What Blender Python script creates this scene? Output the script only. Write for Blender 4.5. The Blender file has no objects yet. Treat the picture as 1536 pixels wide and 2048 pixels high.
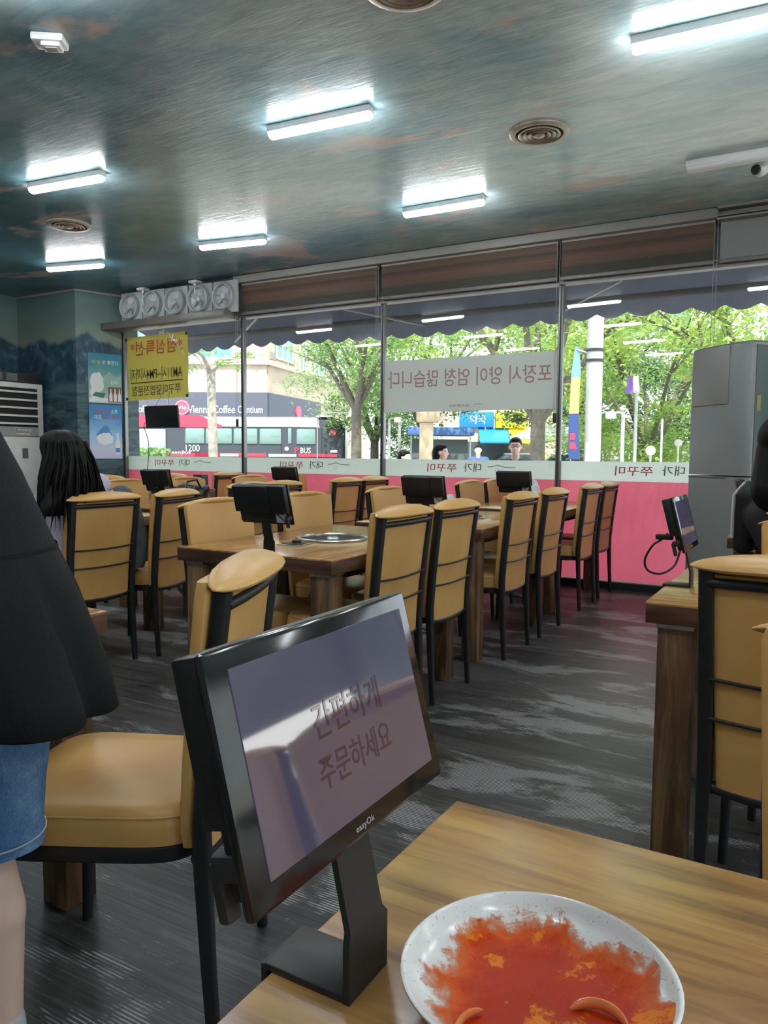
import bpy, bmesh, math, random
from mathutils import Vector, Matrix, noise
PI = math.pi
R = math.radians
SC = bpy.context.scene
COL = SC.collection

# ------------------------------------------------------------------ camera
def make_camera():
    pitch, roll, yaw, f = .0774, .00707, .525, 1527.4
    fw = Vector((-math.sin(yaw)*math.cos(pitch), math.cos(yaw)*math.cos(pitch), -math.sin(pitch)))
    rt = fw.cross(Vector((0, 0, 1))).normalized()
    up = rt.cross(fw)
    c, s = math.cos(roll), math.sin(roll)
    r2 = c*rt + s*up
    u2 = -s*rt + c*up
    cam = bpy.data.cameras.new('camera')
    cam.sensor_fit = 'HORIZONTAL'
    cam.sensor_width = 36.0
    cam.lens = f/1536*36.0
    cam.clip_start = .02
    cam.clip_end = 600
    o = bpy.data.objects.new('camera', cam)
    o.matrix_world = Matrix(((r2.x, u2.x, -fw.x, 0), (r2.y, u2.y, -fw.y, 0), (r2.z, u2.z, -fw.z, 1.156), (0, 0, 0, 1)))
    COL.objects.link(o)
    SC.camera = o
make_camera()

# ------------------------------------------------------------------ light and exposure
SKY_STRENGTH = 1.4
SUN_STRENGTH = 4.2
TUBE_STRENGTH = 32.0
w = bpy.data.worlds.new('sky')
SC.world = w
w.use_nodes = True
bg = w.node_tree.nodes['Background']
bg.inputs[0].default_value = (.86, .94, 1.0, 1)
bg.inputs[1].default_value = SKY_STRENGTH
sun = bpy.data.lights.new('sun', 'SUN')
sun.energy = SUN_STRENGTH
sun.angle = R(1.5)
sun.color = (1, .95, .86)
so = bpy.data.objects.new('sun', sun)
so.rotation_euler = Vector((-.35, .55, -.95)).to_track_quat('-Z', 'Y').to_euler()
so.location = (6, -10, 20)
COL.objects.link(so)
SC.view_settings.view_transform = 'Standard'
SC.view_settings.look = 'None'
SC.view_settings.gamma = 1
SC.view_settings.use_curve_mapping = False
SC.view_settings.exposure = 1.05
SC.cycles.max_bounces = 8
SC.cycles.transparent_max_bounces = 12
SC.cycles.sample_clamp_indirect = 6
SC.cycles.caustics_reflective = False
SC.cycles.caustics_refractive = False
SC.cycles.use_denoising = True

# ------------------------------------------------------------------ materials
def nt(name):
    m = bpy.data.materials.new(name)
    m.use_nodes = True
    t = m.node_tree
    return m, t, t.nodes['Principled BSDF']
def N(t, typ, **k):
    n = t.nodes.new(typ)
    for a, b in k.items():
        setattr(n, a, b)
    return n
def L(t, a, b):
    t.links.new(a, b)
def ramp(t, stops, interp='LINEAR'):
    n = N(t, 'ShaderNodeValToRGB')
    e = n.color_ramp.elements
    n.color_ramp.interpolation = interp
    while len(e) > 1:
        e.remove(e[0])
    e[0].position, e[0].color = stops[0][0], (*stops[0][1], 1)
    for p, c in stops[1:]:
        x = e.new(p)
        x.color = (*c, 1)
    return n
def coords(t, scale=(1, 1, 1), kind='Object', rot=(0, 0, 0)):
    tc = N(t, 'ShaderNodeTexCoord')
    mp = N(t, 'ShaderNodeMapping')
    mp.inputs['Scale'].default_value = scale
    mp.inputs['Rotation'].default_value = rot
    L(t, tc.outputs[kind], mp.inputs[0])
    return mp.outputs[0]
def noise_tex(t, vec, scale=5, detail=4, rough=.5, dist=0):
    n = N(t, 'ShaderNodeTexNoise')
    n.inputs['Scale'].default_value = scale
    n.inputs['Detail'].default_value = detail
    n.inputs['Roughness'].default_value = rough
    n.inputs['Distortion'].default_value = dist
    L(t, vec, n.inputs['Vector'])
    return n.outputs['Fac']
def mixc(t, fac, a, b, mode='MIX'):
    n = N(t, 'ShaderNodeMix', data_type='RGBA', blend_type=mode)
    for s, v in ((n.inputs[0], fac), (n.inputs[6], a), (n.inputs[7], b)):
        if hasattr(v, 'is_linked') or hasattr(v, 'links'):
            L(t, v, s)
        elif isinstance(v, tuple):
            s.default_value = (*v, 1)
        else:
            s.default_value = v
    return n.outputs[2]
def mth(t, op, a, b=0.0, clamp=False):
    n = N(t, 'ShaderNodeMath', operation=op, use_clamp=clamp)
    for i, v in ((0, a), (1, b)):
        if isinstance(v, (int, float)):
            n.inputs[i].default_value = v
        else:
            L(t, v, n.inputs[i])
    return n.outputs[0]
def bump(t, p, h, strength=.3, dist=.01):
    b = N(t, 'ShaderNodeBump')
    b.inputs['Strength'].default_value = strength
    b.inputs['Distance'].default_value = dist
    L(t, h, b.inputs['Height'])
    L(t, b.outputs[0], p.inputs['Normal'])
def mat(name, col, rough=.5, metal=0.0, var=0.0, vscale=8, bmp=0.0, bscale=60, emit=None, estr=0.0, spec=.5, coat=0.0):
    m, t, p = nt(name)
    p.inputs['Base Color'].default_value = (*col, 1)
    p.inputs['Roughness'].default_value = rough
    p.inputs['Metallic'].default_value = metal
    p.inputs['Specular IOR Level'].default_value = spec
    if coat:
        p.inputs['Coat Weight'].default_value = coat
        p.inputs['Coat Roughness'].default_value = .1
    if var:
        f = noise_tex(t, coords(t), vscale, 5, .6)
        a = tuple(max(0, c*(1-var)) for c in col)
        b = tuple(min(1, c*(1+var)) for c in col)
        r = ramp(t, [(.3, a), (.7, b)])
        L(t, f, r.inputs[0])
        L(t, r.outputs[0], p.inputs['Base Color'])
    if bmp:
        bump(t, p, noise_tex(t, coords(t), bscale, 3), bmp)
    if emit:
        p.inputs['Emission Color'].default_value = (*emit, 1)
        p.inputs['Emission Strength'].default_value = estr
    return m
def wood(name, stops, scale, rough=.35, bstr=.08, big=1.5, spec=.5):
    m, t, p = nt(name)
    v = coords(t, scale)
    f = noise_tex(t, v, 1.0, 9, .62, .9)
    f2 = noise_tex(t, coords(t, tuple(s/7 for s in scale)), big, 3, .5, .4)
    s = mth(t, 'ADD', mth(t, 'MULTIPLY', f, .6), mth(t, 'MULTIPLY', f2, .4))
    r = ramp(t, stops)
    L(t, s, r.inputs[0])
    f3 = noise_tex(t, coords(t, tuple(q*5 for q in scale)), 1.0, 2, .5)
    dk = ramp(t, [(.33, (.45, .42, .4)), (.46, (1, 1, 1))])
    L(t, f3, dk.inputs[0])
    c = mixc(t, .55, r.outputs[0], dk.outputs[0], 'MULTIPLY')
    L(t, c, p.inputs['Base Color'])
    p.inputs['Roughness'].default_value = rough
    p.inputs['Specular IOR Level'].default_value = spec
    bump(t, p, f, bstr)
    return m
M = {}
M['wood_top'] = wood('walnut_laminate', [(.36, (.16, .07, .025)), (.45, (.36, .18, .06)), (.53, (.50, .275, .088)), (.62, (.66, .42, .14))], (1.1, 11, 11), .22, .03, 1.5, .7)
M['wood_edge'] = wood('red_brown_laminate', [(.36, (.035, .014, .008)), (.5, (.095, .042, .025)), (.64, (.18, .098, .062))], (2.2, 2.2, 26), .4)
M['wood_leg'] = wood('rough_brown_wood', [(.38, (.04, .019, .009)), (.5, (.14, .072, .034)), (.62, (.33, .20, .095))], (16, 16, 1.6), .5, .3)
def leather():
    m, t, p = nt('tan_leather')
    f = noise_tex(t, coords(t), 4, 4, .6)
    r = ramp(t, [(.3, (.57, .315, .095)), (.7, (.66, .385, .13))])
    L(t, f, r.inputs[0])
    L(t, r.outputs[0], p.inputs['Base Color'])
    p.inputs['Roughness'].default_value = .38
    p.inputs['Specular IOR Level'].default_value = .45
    a = noise_tex(t, coords(t), 220, 2)
    b = noise_tex(t, coords(t), 9, 3)
    bump(t, p, mth(t, 'ADD', mth(t, 'MULTIPLY', a, .15), b), .12)
    return m
M['leather'] = leather()
M['black_metal'] = mat('black_painted_steel', (.013, .014, .015), .42, .0, .2, 20)
M['black_plastic'] = mat('black_plastic', (.011, .011, .012), .4, 0, .15, 30)
M['dark_plastic'] = mat('charcoal_plastic', (.02, .021, .022), .5)
M['steel'] = mat('brushed_steel', (.55, .55, .53), .25, 1.0, .15, 40)
M['grey_hose'] = mat('grey_hose', (.30, .31, .31), .5, 0, .1, 60)
M['fan_grey'] = mat('shade_greyed_white_fan_plastic', (.40, .42, .42), .4, 0, .05, 9)  # white plastic greyed: the fans' backlit shade is put into the base colour
M['white_plastic'] = mat('white_plastic', (.74, .76, .76), .4, 0, .04, 12)
M['ivory_plastic'] = mat('ivory_plastic', (.62, .62, .58), .4, 0, .06, 6)
M['alu'] = mat('grey_aluminium', (.24, .245, .24), .35, .6, .1, 30)
M['alu_dark'] = mat('brown_grey_frame', (.15, .14, .13), .45, .2, .1, 20)
M['trim_white'] = mat('off_white_trim', (.27, .265, .25), .5, 0, .06, 10)
M['paper'] = mat('white_paper', (.78, .78, .77), .7)
M['ac_grey'] = mat('grey_appliance_plastic', (.23, .245, .24), .33, 0, .03, 3)
M['ac_panel'] = mat('pale_appliance_panel', (.26, .26, .25), .4, 0, .03, 3)
M['ac_side'] = mat('green_grey_appliance_side', (.06, .09, .08), .4)
M['vent'] = mat('aged_cream_metal', (.44, .39, .31), .45, .3, .3, 14)
M['dark_hole'] = mat('dark_recess', (.012, .011, .01), .8)
M['lamp_on'] = mat('lit_diffuser', (.9, .9, .9), .4, emit=(.93, .97, 1.0), estr=TUBE_STRENGTH)
M['lamp_off'] = mat('unlit_diffuser', (.72, .74, .75), .35)
M['skin'] = mat('skin', (.78, .54, .44), .5, 0, .06, 14)
M['hair'] = mat('black_hair', (.004, .0035, .0035), .55, 0, .3, 60, spec=.2)
M['lavender'] = mat('lavender_knit', (.52, .47, .58), .85, 0, .06, 30, .2, 200)
M['black_cloth'] = mat('black_cotton', (.006, .007, .008), .9, 0, .2, 9, .15, 160, spec=.25)
M['track_black'] = mat('black_tracksuit', (.016, .017, .019), .6, 0, .2, 12)
M['grey_cloth'] = mat('slate_grey_cloth', (.085, .095, .105), .9, 0, .2, 20, .2, 150)
M['white_cloth'] = mat('white_cloth', (.72, .72, .72), .85)
def denim():
    m, t, p = nt('washed_denim')
    f = noise_tex(t, coords(t), 7, 5, .6)
    r = ramp(t, [(.3, (.035, .10, .22)), (.55, (.085, .19, .36)), (.75, (.20, .34, .52))])
    L(t, f, r.inputs[0])
    g = noise_tex(t, coords(t, (500, 500, 160)), 1, 2)
    rr = ramp(t, [(.3, (.7, .7, .7)), (.7, (1.2, 1.2, 1.2))])
    L(t, g, rr.inputs[0])
    L(t, mixc(t, 1.0, r.outputs[0], rr.outputs[0], 'MULTIPLY'), p.inputs['Base Color'])
    p.inputs['Roughness'].default_value = .9
    bump(t, p, g, .15)
    return m
M['denim'] = denim()
def flat(name, col, rough=.6, **k):
    if name not in M:
        M[name] = mat(name, col, rough, **k)
    return M[name]
# thin clear glass: a fresnel mix of straight transmission and mirror reflection
def glass(name, tint, extra=0.0):
    m, t, p = nt(name)
    t.nodes.remove(p)
    fr = N(t, 'ShaderNodeFresnel')
    fr.inputs[0].default_value = 1.5
    tr = N(t, 'ShaderNodeBsdfTransparent')
    tr.inputs[0].default_value = (*tint, 1)
    gl = N(t, 'ShaderNodeBsdfGlossy')
    gl.inputs['Roughness'].default_value = .0
    gl.inputs[0].default_value = (1, 1, 1, 1)
    mx = N(t, 'ShaderNodeMixShader')
    L(t, mth(t, 'ADD', fr.outputs[0], extra, True), mx.inputs[0])
    L(t, tr.outputs[0], mx.inputs[1])
    L(t, gl.outputs[0], mx.inputs[2])
    L(t, mx.outputs[0], t.nodes['Material Output'].inputs[0])
    return m
M['glass'] = glass('window_glass', (.93, .97, .96), .0)
# vinyl film / cloth lit from behind
def translucent(name, col, tl=.6, rough=.5, gloss=.05, clear=0.0, var=.0, vscale=3):
    m, t, p = nt(name)
    t.nodes.remove(p)
    d = N(t, 'ShaderNodeBsdfDiffuse')
    tr = N(t, 'ShaderNodeBsdfTranslucent')
    g = N(t, 'ShaderNodeBsdfGlossy')
    g.inputs['Roughness'].default_value = rough
    for n in (d, tr):
        n.inputs[0].default_value = (*col, 1)
    if var:
        f = noise_tex(t, coords(t), vscale, 4, .6)
        r = ramp(t, [(.3, tuple(c*(1-var) for c in col)), (.7, tuple(min(1, c*(1+var)) for c in col))])
        L(t, f, r.inputs[0])
        for n in (d, tr):
            L(t, r.outputs[0], n.inputs[0])
    m1, m2 = N(t, 'ShaderNodeMixShader'), N(t, 'ShaderNodeMixShader')
    m1.inputs[0].default_value = tl
    m2.inputs[0].default_value = gloss
    L(t, d.outputs[0], m1.inputs[1]); L(t, tr.outputs[0], m1.inputs[2])
    L(t, m1.outputs[0], m2.inputs[1]); L(t, g.outputs[0], m2.inputs[2])
    out = m2.outputs[0]
    if clear:
        m3, tp = N(t, 'ShaderNodeMixShader'), N(t, 'ShaderNodeBsdfTransparent')
        m3.inputs[0].default_value = clear
        L(t, out, m3.inputs[1]); L(t, tp.outputs[0], m3.inputs[2])
        out = m3.outputs[0]
    L(t, out, t.nodes['Material Output'].inputs[0])
    return m
M['film_pink'] = translucent('pink_vinyl', (.95, .40, .50), .70, .12, .05, 0, .05, 2)
M['film_white'] = translucent('frosted_white_vinyl', (.90, .93, .90), .66, .2, .04)
M['banner_white'] = translucent('white_banner_cloth', (.70, .72, .70), .5, .5, .0)
M['banner_yellow'] = translucent('yellow_banner_cloth', (.50, .42, .09), .5, .4, .03)
M['leaf'] = None

# ------------------------------------------------------------------ mesh builder
class MB:
    def __init__(s):
        s.v = []; s.f = []; s.m = []
    def add(s, vs, fs, mi=0, mtx=None):
        o = len(s.v)
        for q in vs:
            q = Vector(q)
            s.v.append(mtx @ q if mtx else q)
        for f in fs:
            s.f.append([i+o for i in f]); s.m.append(mi)
        return s
    def box(s, c, d, mi=0, mtx=None, bev=0.0, seg=2):
        x, y, z = (q/2 for q in d)
        if bev:
            b = bmesh.new()
            bmesh.ops.create_cube(b, size=1, matrix=Matrix.Diagonal((d[0], d[1], d[2], 1)))
            bmesh.ops.bevel(b, geom=b.edges[:], offset=bev, segments=seg, affect='EDGES', profile=.5)
            b.verts.index_update()
            vs = [v.co + Vector(c) for v in b.verts]
            fs = [[v.index for v in f.verts] for f in b.faces]
            b.free()
            return s.add(vs, fs, mi, mtx)
        vs = [(c[0]+i*x, c[1]+j*y, c[2]+k*z) for i in (-1, 1) for j in (-1, 1) for k in (-1, 1)]
        return s.add(vs, [(0, 1, 3, 2), (4, 6, 7, 5), (0, 4, 5, 1), (2, 3, 7, 6), (0, 2, 6, 4), (1, 5, 7, 3)], mi, mtx)
    def quad(s, a, b, c, d, mi=0):
        return s.add([a, b, c, d], [(0, 1, 2, 3)], mi)
    def loft(s, rings, closed=True, cap0=True, cap1=True, mi=0, mtx=None):
        n = len(rings[0]); vs = [p for r in rings for p in r]; fs = []
        for i in range(len(rings)-1):
            for j in range(n if closed else n-1):
                k = (j+1) % n
                fs.append((i*n+j, i*n+k, (i+1)*n+k, (i+1)*n+j))
        if cap0:
            fs.append(tuple(reversed(range(n))))
        if cap1:
            fs.append(tuple((len(rings)-1)*n+j for j in range(n)))
        return s.add(vs, fs, mi, mtx)
    def tube(s, path, r, seg=10, mi=0, mtx=None, sq=2.0, asp=1.0):
        pts = [Vector(p) for p in path]
        rs = r if isinstance(r, (list, tuple)) else [r]*len(pts)
        rings = []; u = None
        for i, p in enumerate(pts):
            d = (pts[min(i+1, len(pts)-1)] - pts[max(i-1, 0)]).normalized()
            if u is None:
                u = d.cross(Vector((0, 1, 0)) if abs(d.y) < .9 else Vector((1, 0, 0))).normalized()
            u = (u - d*u.dot(d)).normalized(); v = d.cross(u)
            ring = []
            for k in range(seg):
                a = 2*PI*(k+.5)/seg
                ca, sa = math.cos(a), math.sin(a)
                if sq != 2.0:
                    e = 2/sq
                    ca = math.copysign(abs(ca)**e, ca); sa = math.copysign(abs(sa)**e, sa)
                ring.append(p + u*ca*rs[i] + v*sa*rs[i]*asp)
            rings.append(ring)
        return s.loft(rings, mi=mi, mtx=mtx)
    def lathe(s, prof, seg=40, mi=0, mtx=None, cap0=False, cap1=False):
        rings = [[(r*math.cos(2*PI*k/seg), r*math.sin(2*PI*k/seg), z) for k in range(seg)] for r, z in prof]
        return s.loft(rings, True, cap0, cap1, mi, mtx)
    def cyl(s, c, r, h, seg=24, mi=0, mtx=None, r2=None):
        r2 = r if r2 is None else r2
        rings = [[(c[0]+q*math.cos(2*PI*k/seg), c[1]+q*math.sin(2*PI*k/seg), c[2]+z) for k in range(seg)] for q, z in ((r, 0), (r2, h))]
        return s.loft(rings, mi=mi, mtx=mtx)
    def ell(s, c, r, seg=16, rings=10, mi=0, mtx=None):
        vs = []; fs = []
        for i in range(1, rings):
            t = PI*i/rings
            for k in range(seg):
                a = 2*PI*k/seg
                vs.append((c[0]+r[0]*math.sin(t)*math.cos(a), c[1]+r[1]*math.sin(t)*math.sin(a), c[2]+r[2]*math.cos(t)))
        top = len(vs); vs.append((c[0], c[1], c[2]+r[2])); vs.append((c[0], c[1], c[2]-r[2]))
        for i in range(rings-2):
            for k in range(seg):
                j = (k+1) % seg
                fs.append((i*seg+k, (i+1)*seg+k, (i+1)*seg+j, i*seg+j))
        for k in range(seg):
            j = (k+1) % seg
            fs.append((top, k, j)); fs.append((top+1, (rings-2)*seg+j, (rings-2)*seg+k))
        return s.add(vs, fs, mi, mtx)
    def capsule(s, a, b, ra, rb, seg=14):
        a, b = Vector(a), Vector(b); d = (b-a); ln = d.length; d = d/ln if ln else Vector((0, 0, 1))
        path, rs = [], []
        for i in range(5):
            t = PI/2*(1-i/4.0); t = min(t, PI/2*.94)
            path.append(a - d*ra*math.sin(t)); rs.append(max(ra*math.cos(t), .0005))
        for i in range(5):
            t = PI/2*i/4.0; t = min(t, PI/2*.94)
            path.append(b + d*rb*math.sin(t)); rs.append(max(rb*math.cos(t), .0005))
        return s.tube(path, rs, seg)
    def prism(s, poly, z0, z1, mi=0, mtx=None):
        return s.loft([[(x, y, z0) for x, y in poly], [(x, y, z1) for x, y in poly]], mi=mi, mtx=mtx)
    def mesh(s, name):
        me = bpy.data.meshes.new(name)
        me.from_pydata([tuple(q) for q in s.v], [], s.f)
        return me
    def build(s, name, mats, parent=None, smooth=True, ang=38, loc=None, rot=None):
        me = s.mesh(name)
        mats = mats if isinstance(mats, (list, tuple)) else [mats]
        for q in mats:
            me.materials.append(q)
        me.polygons.foreach_set('material_index', s.m)
        b = bmesh.new(); b.from_mesh(me)
        bmesh.ops.recalc_face_normals(b, faces=b.faces[:])
        b.to_mesh(me); b.free()
        if smooth:
            me.polygons.foreach_set('use_smooth', [True]*len(me.polygons))
            me.set_sharp_from_angle(angle=R(ang))
        o = bpy.data.objects.new(name, me)
        COL.objects.link(o)
        if parent: o.parent = parent
        if loc: o.location = loc
        if rot: o.rotation_euler = rot
        return o
def bx(name, c, d, m, parent=None, bev=0.0, **k):
    return MB().box(c, d, bev=bev).build(name, m, parent, **k)
def tag(o, label=None, cat=None, group=None, kind=None):
    if label: o['label'] = label
    if cat: o['category'] = cat
    if group: o['group'] = group
    if kind: o['kind'] = kind
    return o
def thing(name, label, cat, loc=(0, 0, 0), rz=0.0, group=None):
    o = bpy.data.objects.new(name, None)
    o.empty_display_size = .1
    o.location = loc; o.rotation_euler = (0, 0, rz)
    COL.objects.link(o)
    return tag(o, label, cat, group)
def dup(root, loc, rz, label, group=None):
    def cp(o, par):
        c = o.copy(); COL.objects.link(c)
        if par is not None: c.parent = par
        for ch in [q for q in list(bpy.data.objects) if q.parent == o]:
            cp(ch, c)
        return c
    r = cp(root, None)
    r.location = loc; r.rotation_euler = (0, 0, rz)
    return tag(r, label, None, group)
def struct(o):
    o['kind'] = 'structure'
    return o
def finish(mb, voxel, smooth=4):
    """one closed skin over overlapping limbs"""
    me = mb.mesh('tmp'); o = bpy.data.objects.new('tmp', me); COL.objects.link(o)
    q = o.modifiers.new('r', 'REMESH'); q.mode = 'VOXEL'; q.voxel_size = voxel
    q2 = o.modifiers.new('s', 'SMOOTH'); q2.iterations = smooth; q2.factor = .5
    dg = bpy.context.evaluated_depsgraph_get()
    r = bpy.data.meshes.new_from_object(o.evaluated_get(dg))
    out = MB()
    out.add([v.co.copy() for v in r.vertices], [list(p.vertices) for p in r.polygons])
    bpy.data.objects.remove(o); bpy.data.meshes.remove(me); bpy.data.meshes.remove(r)
    return out
_tc = {}
def text_mb(body, w, h, mtx, mirror=False, mb=None, mi=0, slant=0.0):
    """lettering fitted into a w x h box centred on the origin of mtx (x right, y up)"""
    if body not in _tc:
        c = bpy.data.curves.new('t', 'FONT'); c.body = body; c.resolution_u = 3
        c.offset = .006
        o = bpy.data.objects.new('t', c); COL.objects.link(o)
        me = bpy.data.meshes.new_from_object(o.evaluated_get(bpy.context.evaluated_depsgraph_get()))
        _tc[body] = ([v.co.copy() for v in me.vertices], [list(p.vertices) for p in me.polygons])
        bpy.data.objects.remove(o); bpy.data.curves.remove(c); bpy.data.meshes.remove(me)
    vs, fs = _tc[body]
    x0, x1 = min(v.x for v in vs), max(v.x for v in vs); y0, y1 = min(v.y for v in vs), max(v.y for v in vs)
    mb = mb or MB(); out = []
    for v in vs:
        x = ((v.x-x0)/(x1-x0)-.5)*w; y = ((v.y-y0)/(y1-y0)-.5)*h
        x += slant*y
        out.append((-x if mirror else x, y, 0))
    return mb.add(out, fs, mi, mtx)
def plane_m(o, right, up):
    """matrix whose x runs along right, y along up"""
    r = Vector(right).normalized(); u = Vector(up).normalized(); n = r.cross(u)
    return Matrix(((r.x, u.x, n.x, o[0]), (r.y, u.y, n.y, o[1]), (r.z, u.z, n.z, o[2]), (0, 0, 0, 1)))
def sup(a, b, n=40, e=4.5, cx=0, cy=0):
    r = []
    for k in range(n):
        t = 2*PI*k/n; c, s = math.cos(t), math.sin(t)
        r.append((cx+a*math.copysign(abs(c)**(2/e), c), cy+b*math.copysign(abs(s)**(2/e), s)))
    return r
rng = random.Random(7)
def spline(pts, n=6):
    p = [Vector(q) for q in pts]; out = []
    for i in range(len(p)-1):
        a, b, c, d = p[max(i-1, 0)], p[i], p[i+1], p[min(i+2, len(p)-1)]
        for k in range(n):
            t = k/n
            out.append(.5*((2*b)+(c-a)*t+(2*a-5*b+4*c-d)*t*t+(3*b-a-3*c+d)*t**3))
    return out+[p[-1]]
# ------------------------------------------------------------------ setting: floor, ceiling, walls
YW = 6.664
CEIL = 3.06
def floor_mat():
    m, t, p = nt('distressed_plank_floor')
    v = coords(t)
    br = N(t, 'ShaderNodeTexBrick')
    br.offset = .37
    br.inputs['Scale'].default_value = 1
    br.inputs['Brick Width'].default_value = 1.22
    br.inputs['Row Height'].default_value = .185
    br.inputs['Mortar Size'].default_value = .0018
    br.inputs['Mortar Smooth'].default_value = .2
    br.inputs['Bias'].default_value = -.1
    br.inputs['Color1'].default_value = (.036, .036, .036, 1)
    br.inputs['Color2'].default_value = (.066, .066, .066, 1)
    br.inputs['Mortar'].default_value = (.006, .006, .006, 1)
    L(t, v, br.inputs['Vector'])
    g = noise_tex(t, coords(t, (2.2, 62, 1)), 1.0, 6, .62, 1.6)
    gr = ramp(t, [(.36, (.55, .55, .55)), (.52, (1.0, 1.0, 1.0)), (.64, (2.1, 2.1, 2.1))])
    L(t, g, gr.inputs[0])
    c = mixc(t, .85, br.outputs['Color'], gr.outputs[0], 'MULTIPLY')
    # worn, limed grain: thin pale lines inside big irregular patches
    wv = N(t, 'ShaderNodeTexWave', wave_type='BANDS', bands_direction='Y')
    wv.inputs['Scale'].default_value = 34
    wv.inputs['Distortion'].default_value = 3.2
    wv.inputs['Detail'].default_value = 2.5
    wv.inputs['Detail Scale'].default_value = .55
    L(t, coords(t, (.16, 1, 1)), wv.inputs['Vector'])
    ln = ramp(t, [(.62, (0, 0, 0)), (.8, (1, 1, 1))])
    L(t, wv.outputs['Fac'], ln.inputs[0])
    pm = noise_tex(t, coords(t, (1.0, 2.6, 1)), 1.5, 7, .68, .5)
    pr = ramp(t, [(.525, (0, 0, 0)), (.58, (1, 1, 1))])
    L(t, pm, pr.inputs[0])
    soft = ramp(t, [(.44, (0, 0, 0)), (.72, (1, 1, 1))])
    L(t, pm, soft.inputs[0])
    a = mth(t, 'MULTIPLY', ln.outputs[0], pr.outputs[0])
    a = mth(t, 'MULTIPLY', a, .9)
    c2 = mixc(t, mth(t, 'MULTIPLY', soft.outputs[0], .28), c, (.15, .15, .16))
    c3 = mixc(t, a, c2, (.50, .51, .52))
    L(t, c3, p.inputs['Base Color'])
    rr = mth(t, 'ADD', .30, mth(t, 'MULTIPLY', g, .22))
    L(t, rr, p.inputs['Roughness'])
    bump(t, p, mth(t, 'ADD', g, mth(t, 'MULTIPLY', a, .4)), .10, .004)
    return m
def ceiling_mat():
    m, t, p = nt('painted_sky_ceiling')
    big = noise_tex(t, coords(t, (.45, .8, 1)), 1.0, 5, .6, .6)
    base = ramp(t, [(.30, (.17, .36, .44)), (.40, (.29, .49, .55)), (.50, (.47, .63, .66)), (.62, (.62, .72, .72)), (.75, (.34, .58, .68))])
    L(t, big, base.inputs[0])
    br = noise_tex(t, coords(t, (3, 11, 1), rot=(0, 0, .35)), 1.0, 6, .6, .8)
    bc = ramp(t, [(.3, (.72, .74, .76)), (.7, (1.25, 1.25, 1.22))])
    L(t, br, bc.inputs[0])
    c = mixc(t, .8, base.outputs[0], bc.outputs[0], 'MULTIPLY')
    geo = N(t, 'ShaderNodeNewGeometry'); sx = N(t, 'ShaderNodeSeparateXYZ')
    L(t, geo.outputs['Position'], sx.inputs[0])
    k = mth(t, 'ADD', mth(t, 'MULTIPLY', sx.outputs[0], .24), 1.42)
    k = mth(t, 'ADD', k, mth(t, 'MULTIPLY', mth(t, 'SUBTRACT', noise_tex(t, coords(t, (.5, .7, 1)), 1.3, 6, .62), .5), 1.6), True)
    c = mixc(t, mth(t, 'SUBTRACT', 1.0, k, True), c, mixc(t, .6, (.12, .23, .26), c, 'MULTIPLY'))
    cl = noise_tex(t, coords(t, (.8, 1.25, 1)), 1.2, 7, .62, .4)
    cm = ramp(t, [(.555, (0, 0, 0)), (.63, (1, 1, 1))])
    L(t, cl, cm.inputs[0])
    c = mixc(t, mth(t, 'MULTIPLY', cm.outputs[0], .68), c, (.70, .50, .42))
    bl = noise_tex(t, coords(t, (.6, .9, 2)), .9, 4, .5)
    bm = ramp(t, [(.56, (0, 0, 0)), (.70, (1, 1, 1))])
    L(t, bl, bm.inputs[0])
    c = mixc(t, mth(t, 'MULTIPLY', bm.outputs[0], .5), c, (.16, .38, .52))
    L(t, c, p.inputs['Base Color'])
    p.inputs['Roughness'].default_value = .24
    p.inputs['Specular IOR Level'].default_value = .3
    sc = noise_tex(t, coords(t, (5, 26, 1), rot=(0, 0, .25)), 1.0, 5, .6, .6)
    bump(t, p, mth(t, 'ADD', sc, noise_tex(t, coords(t), 2.2, 3)), .16, .012)
    return m
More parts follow.
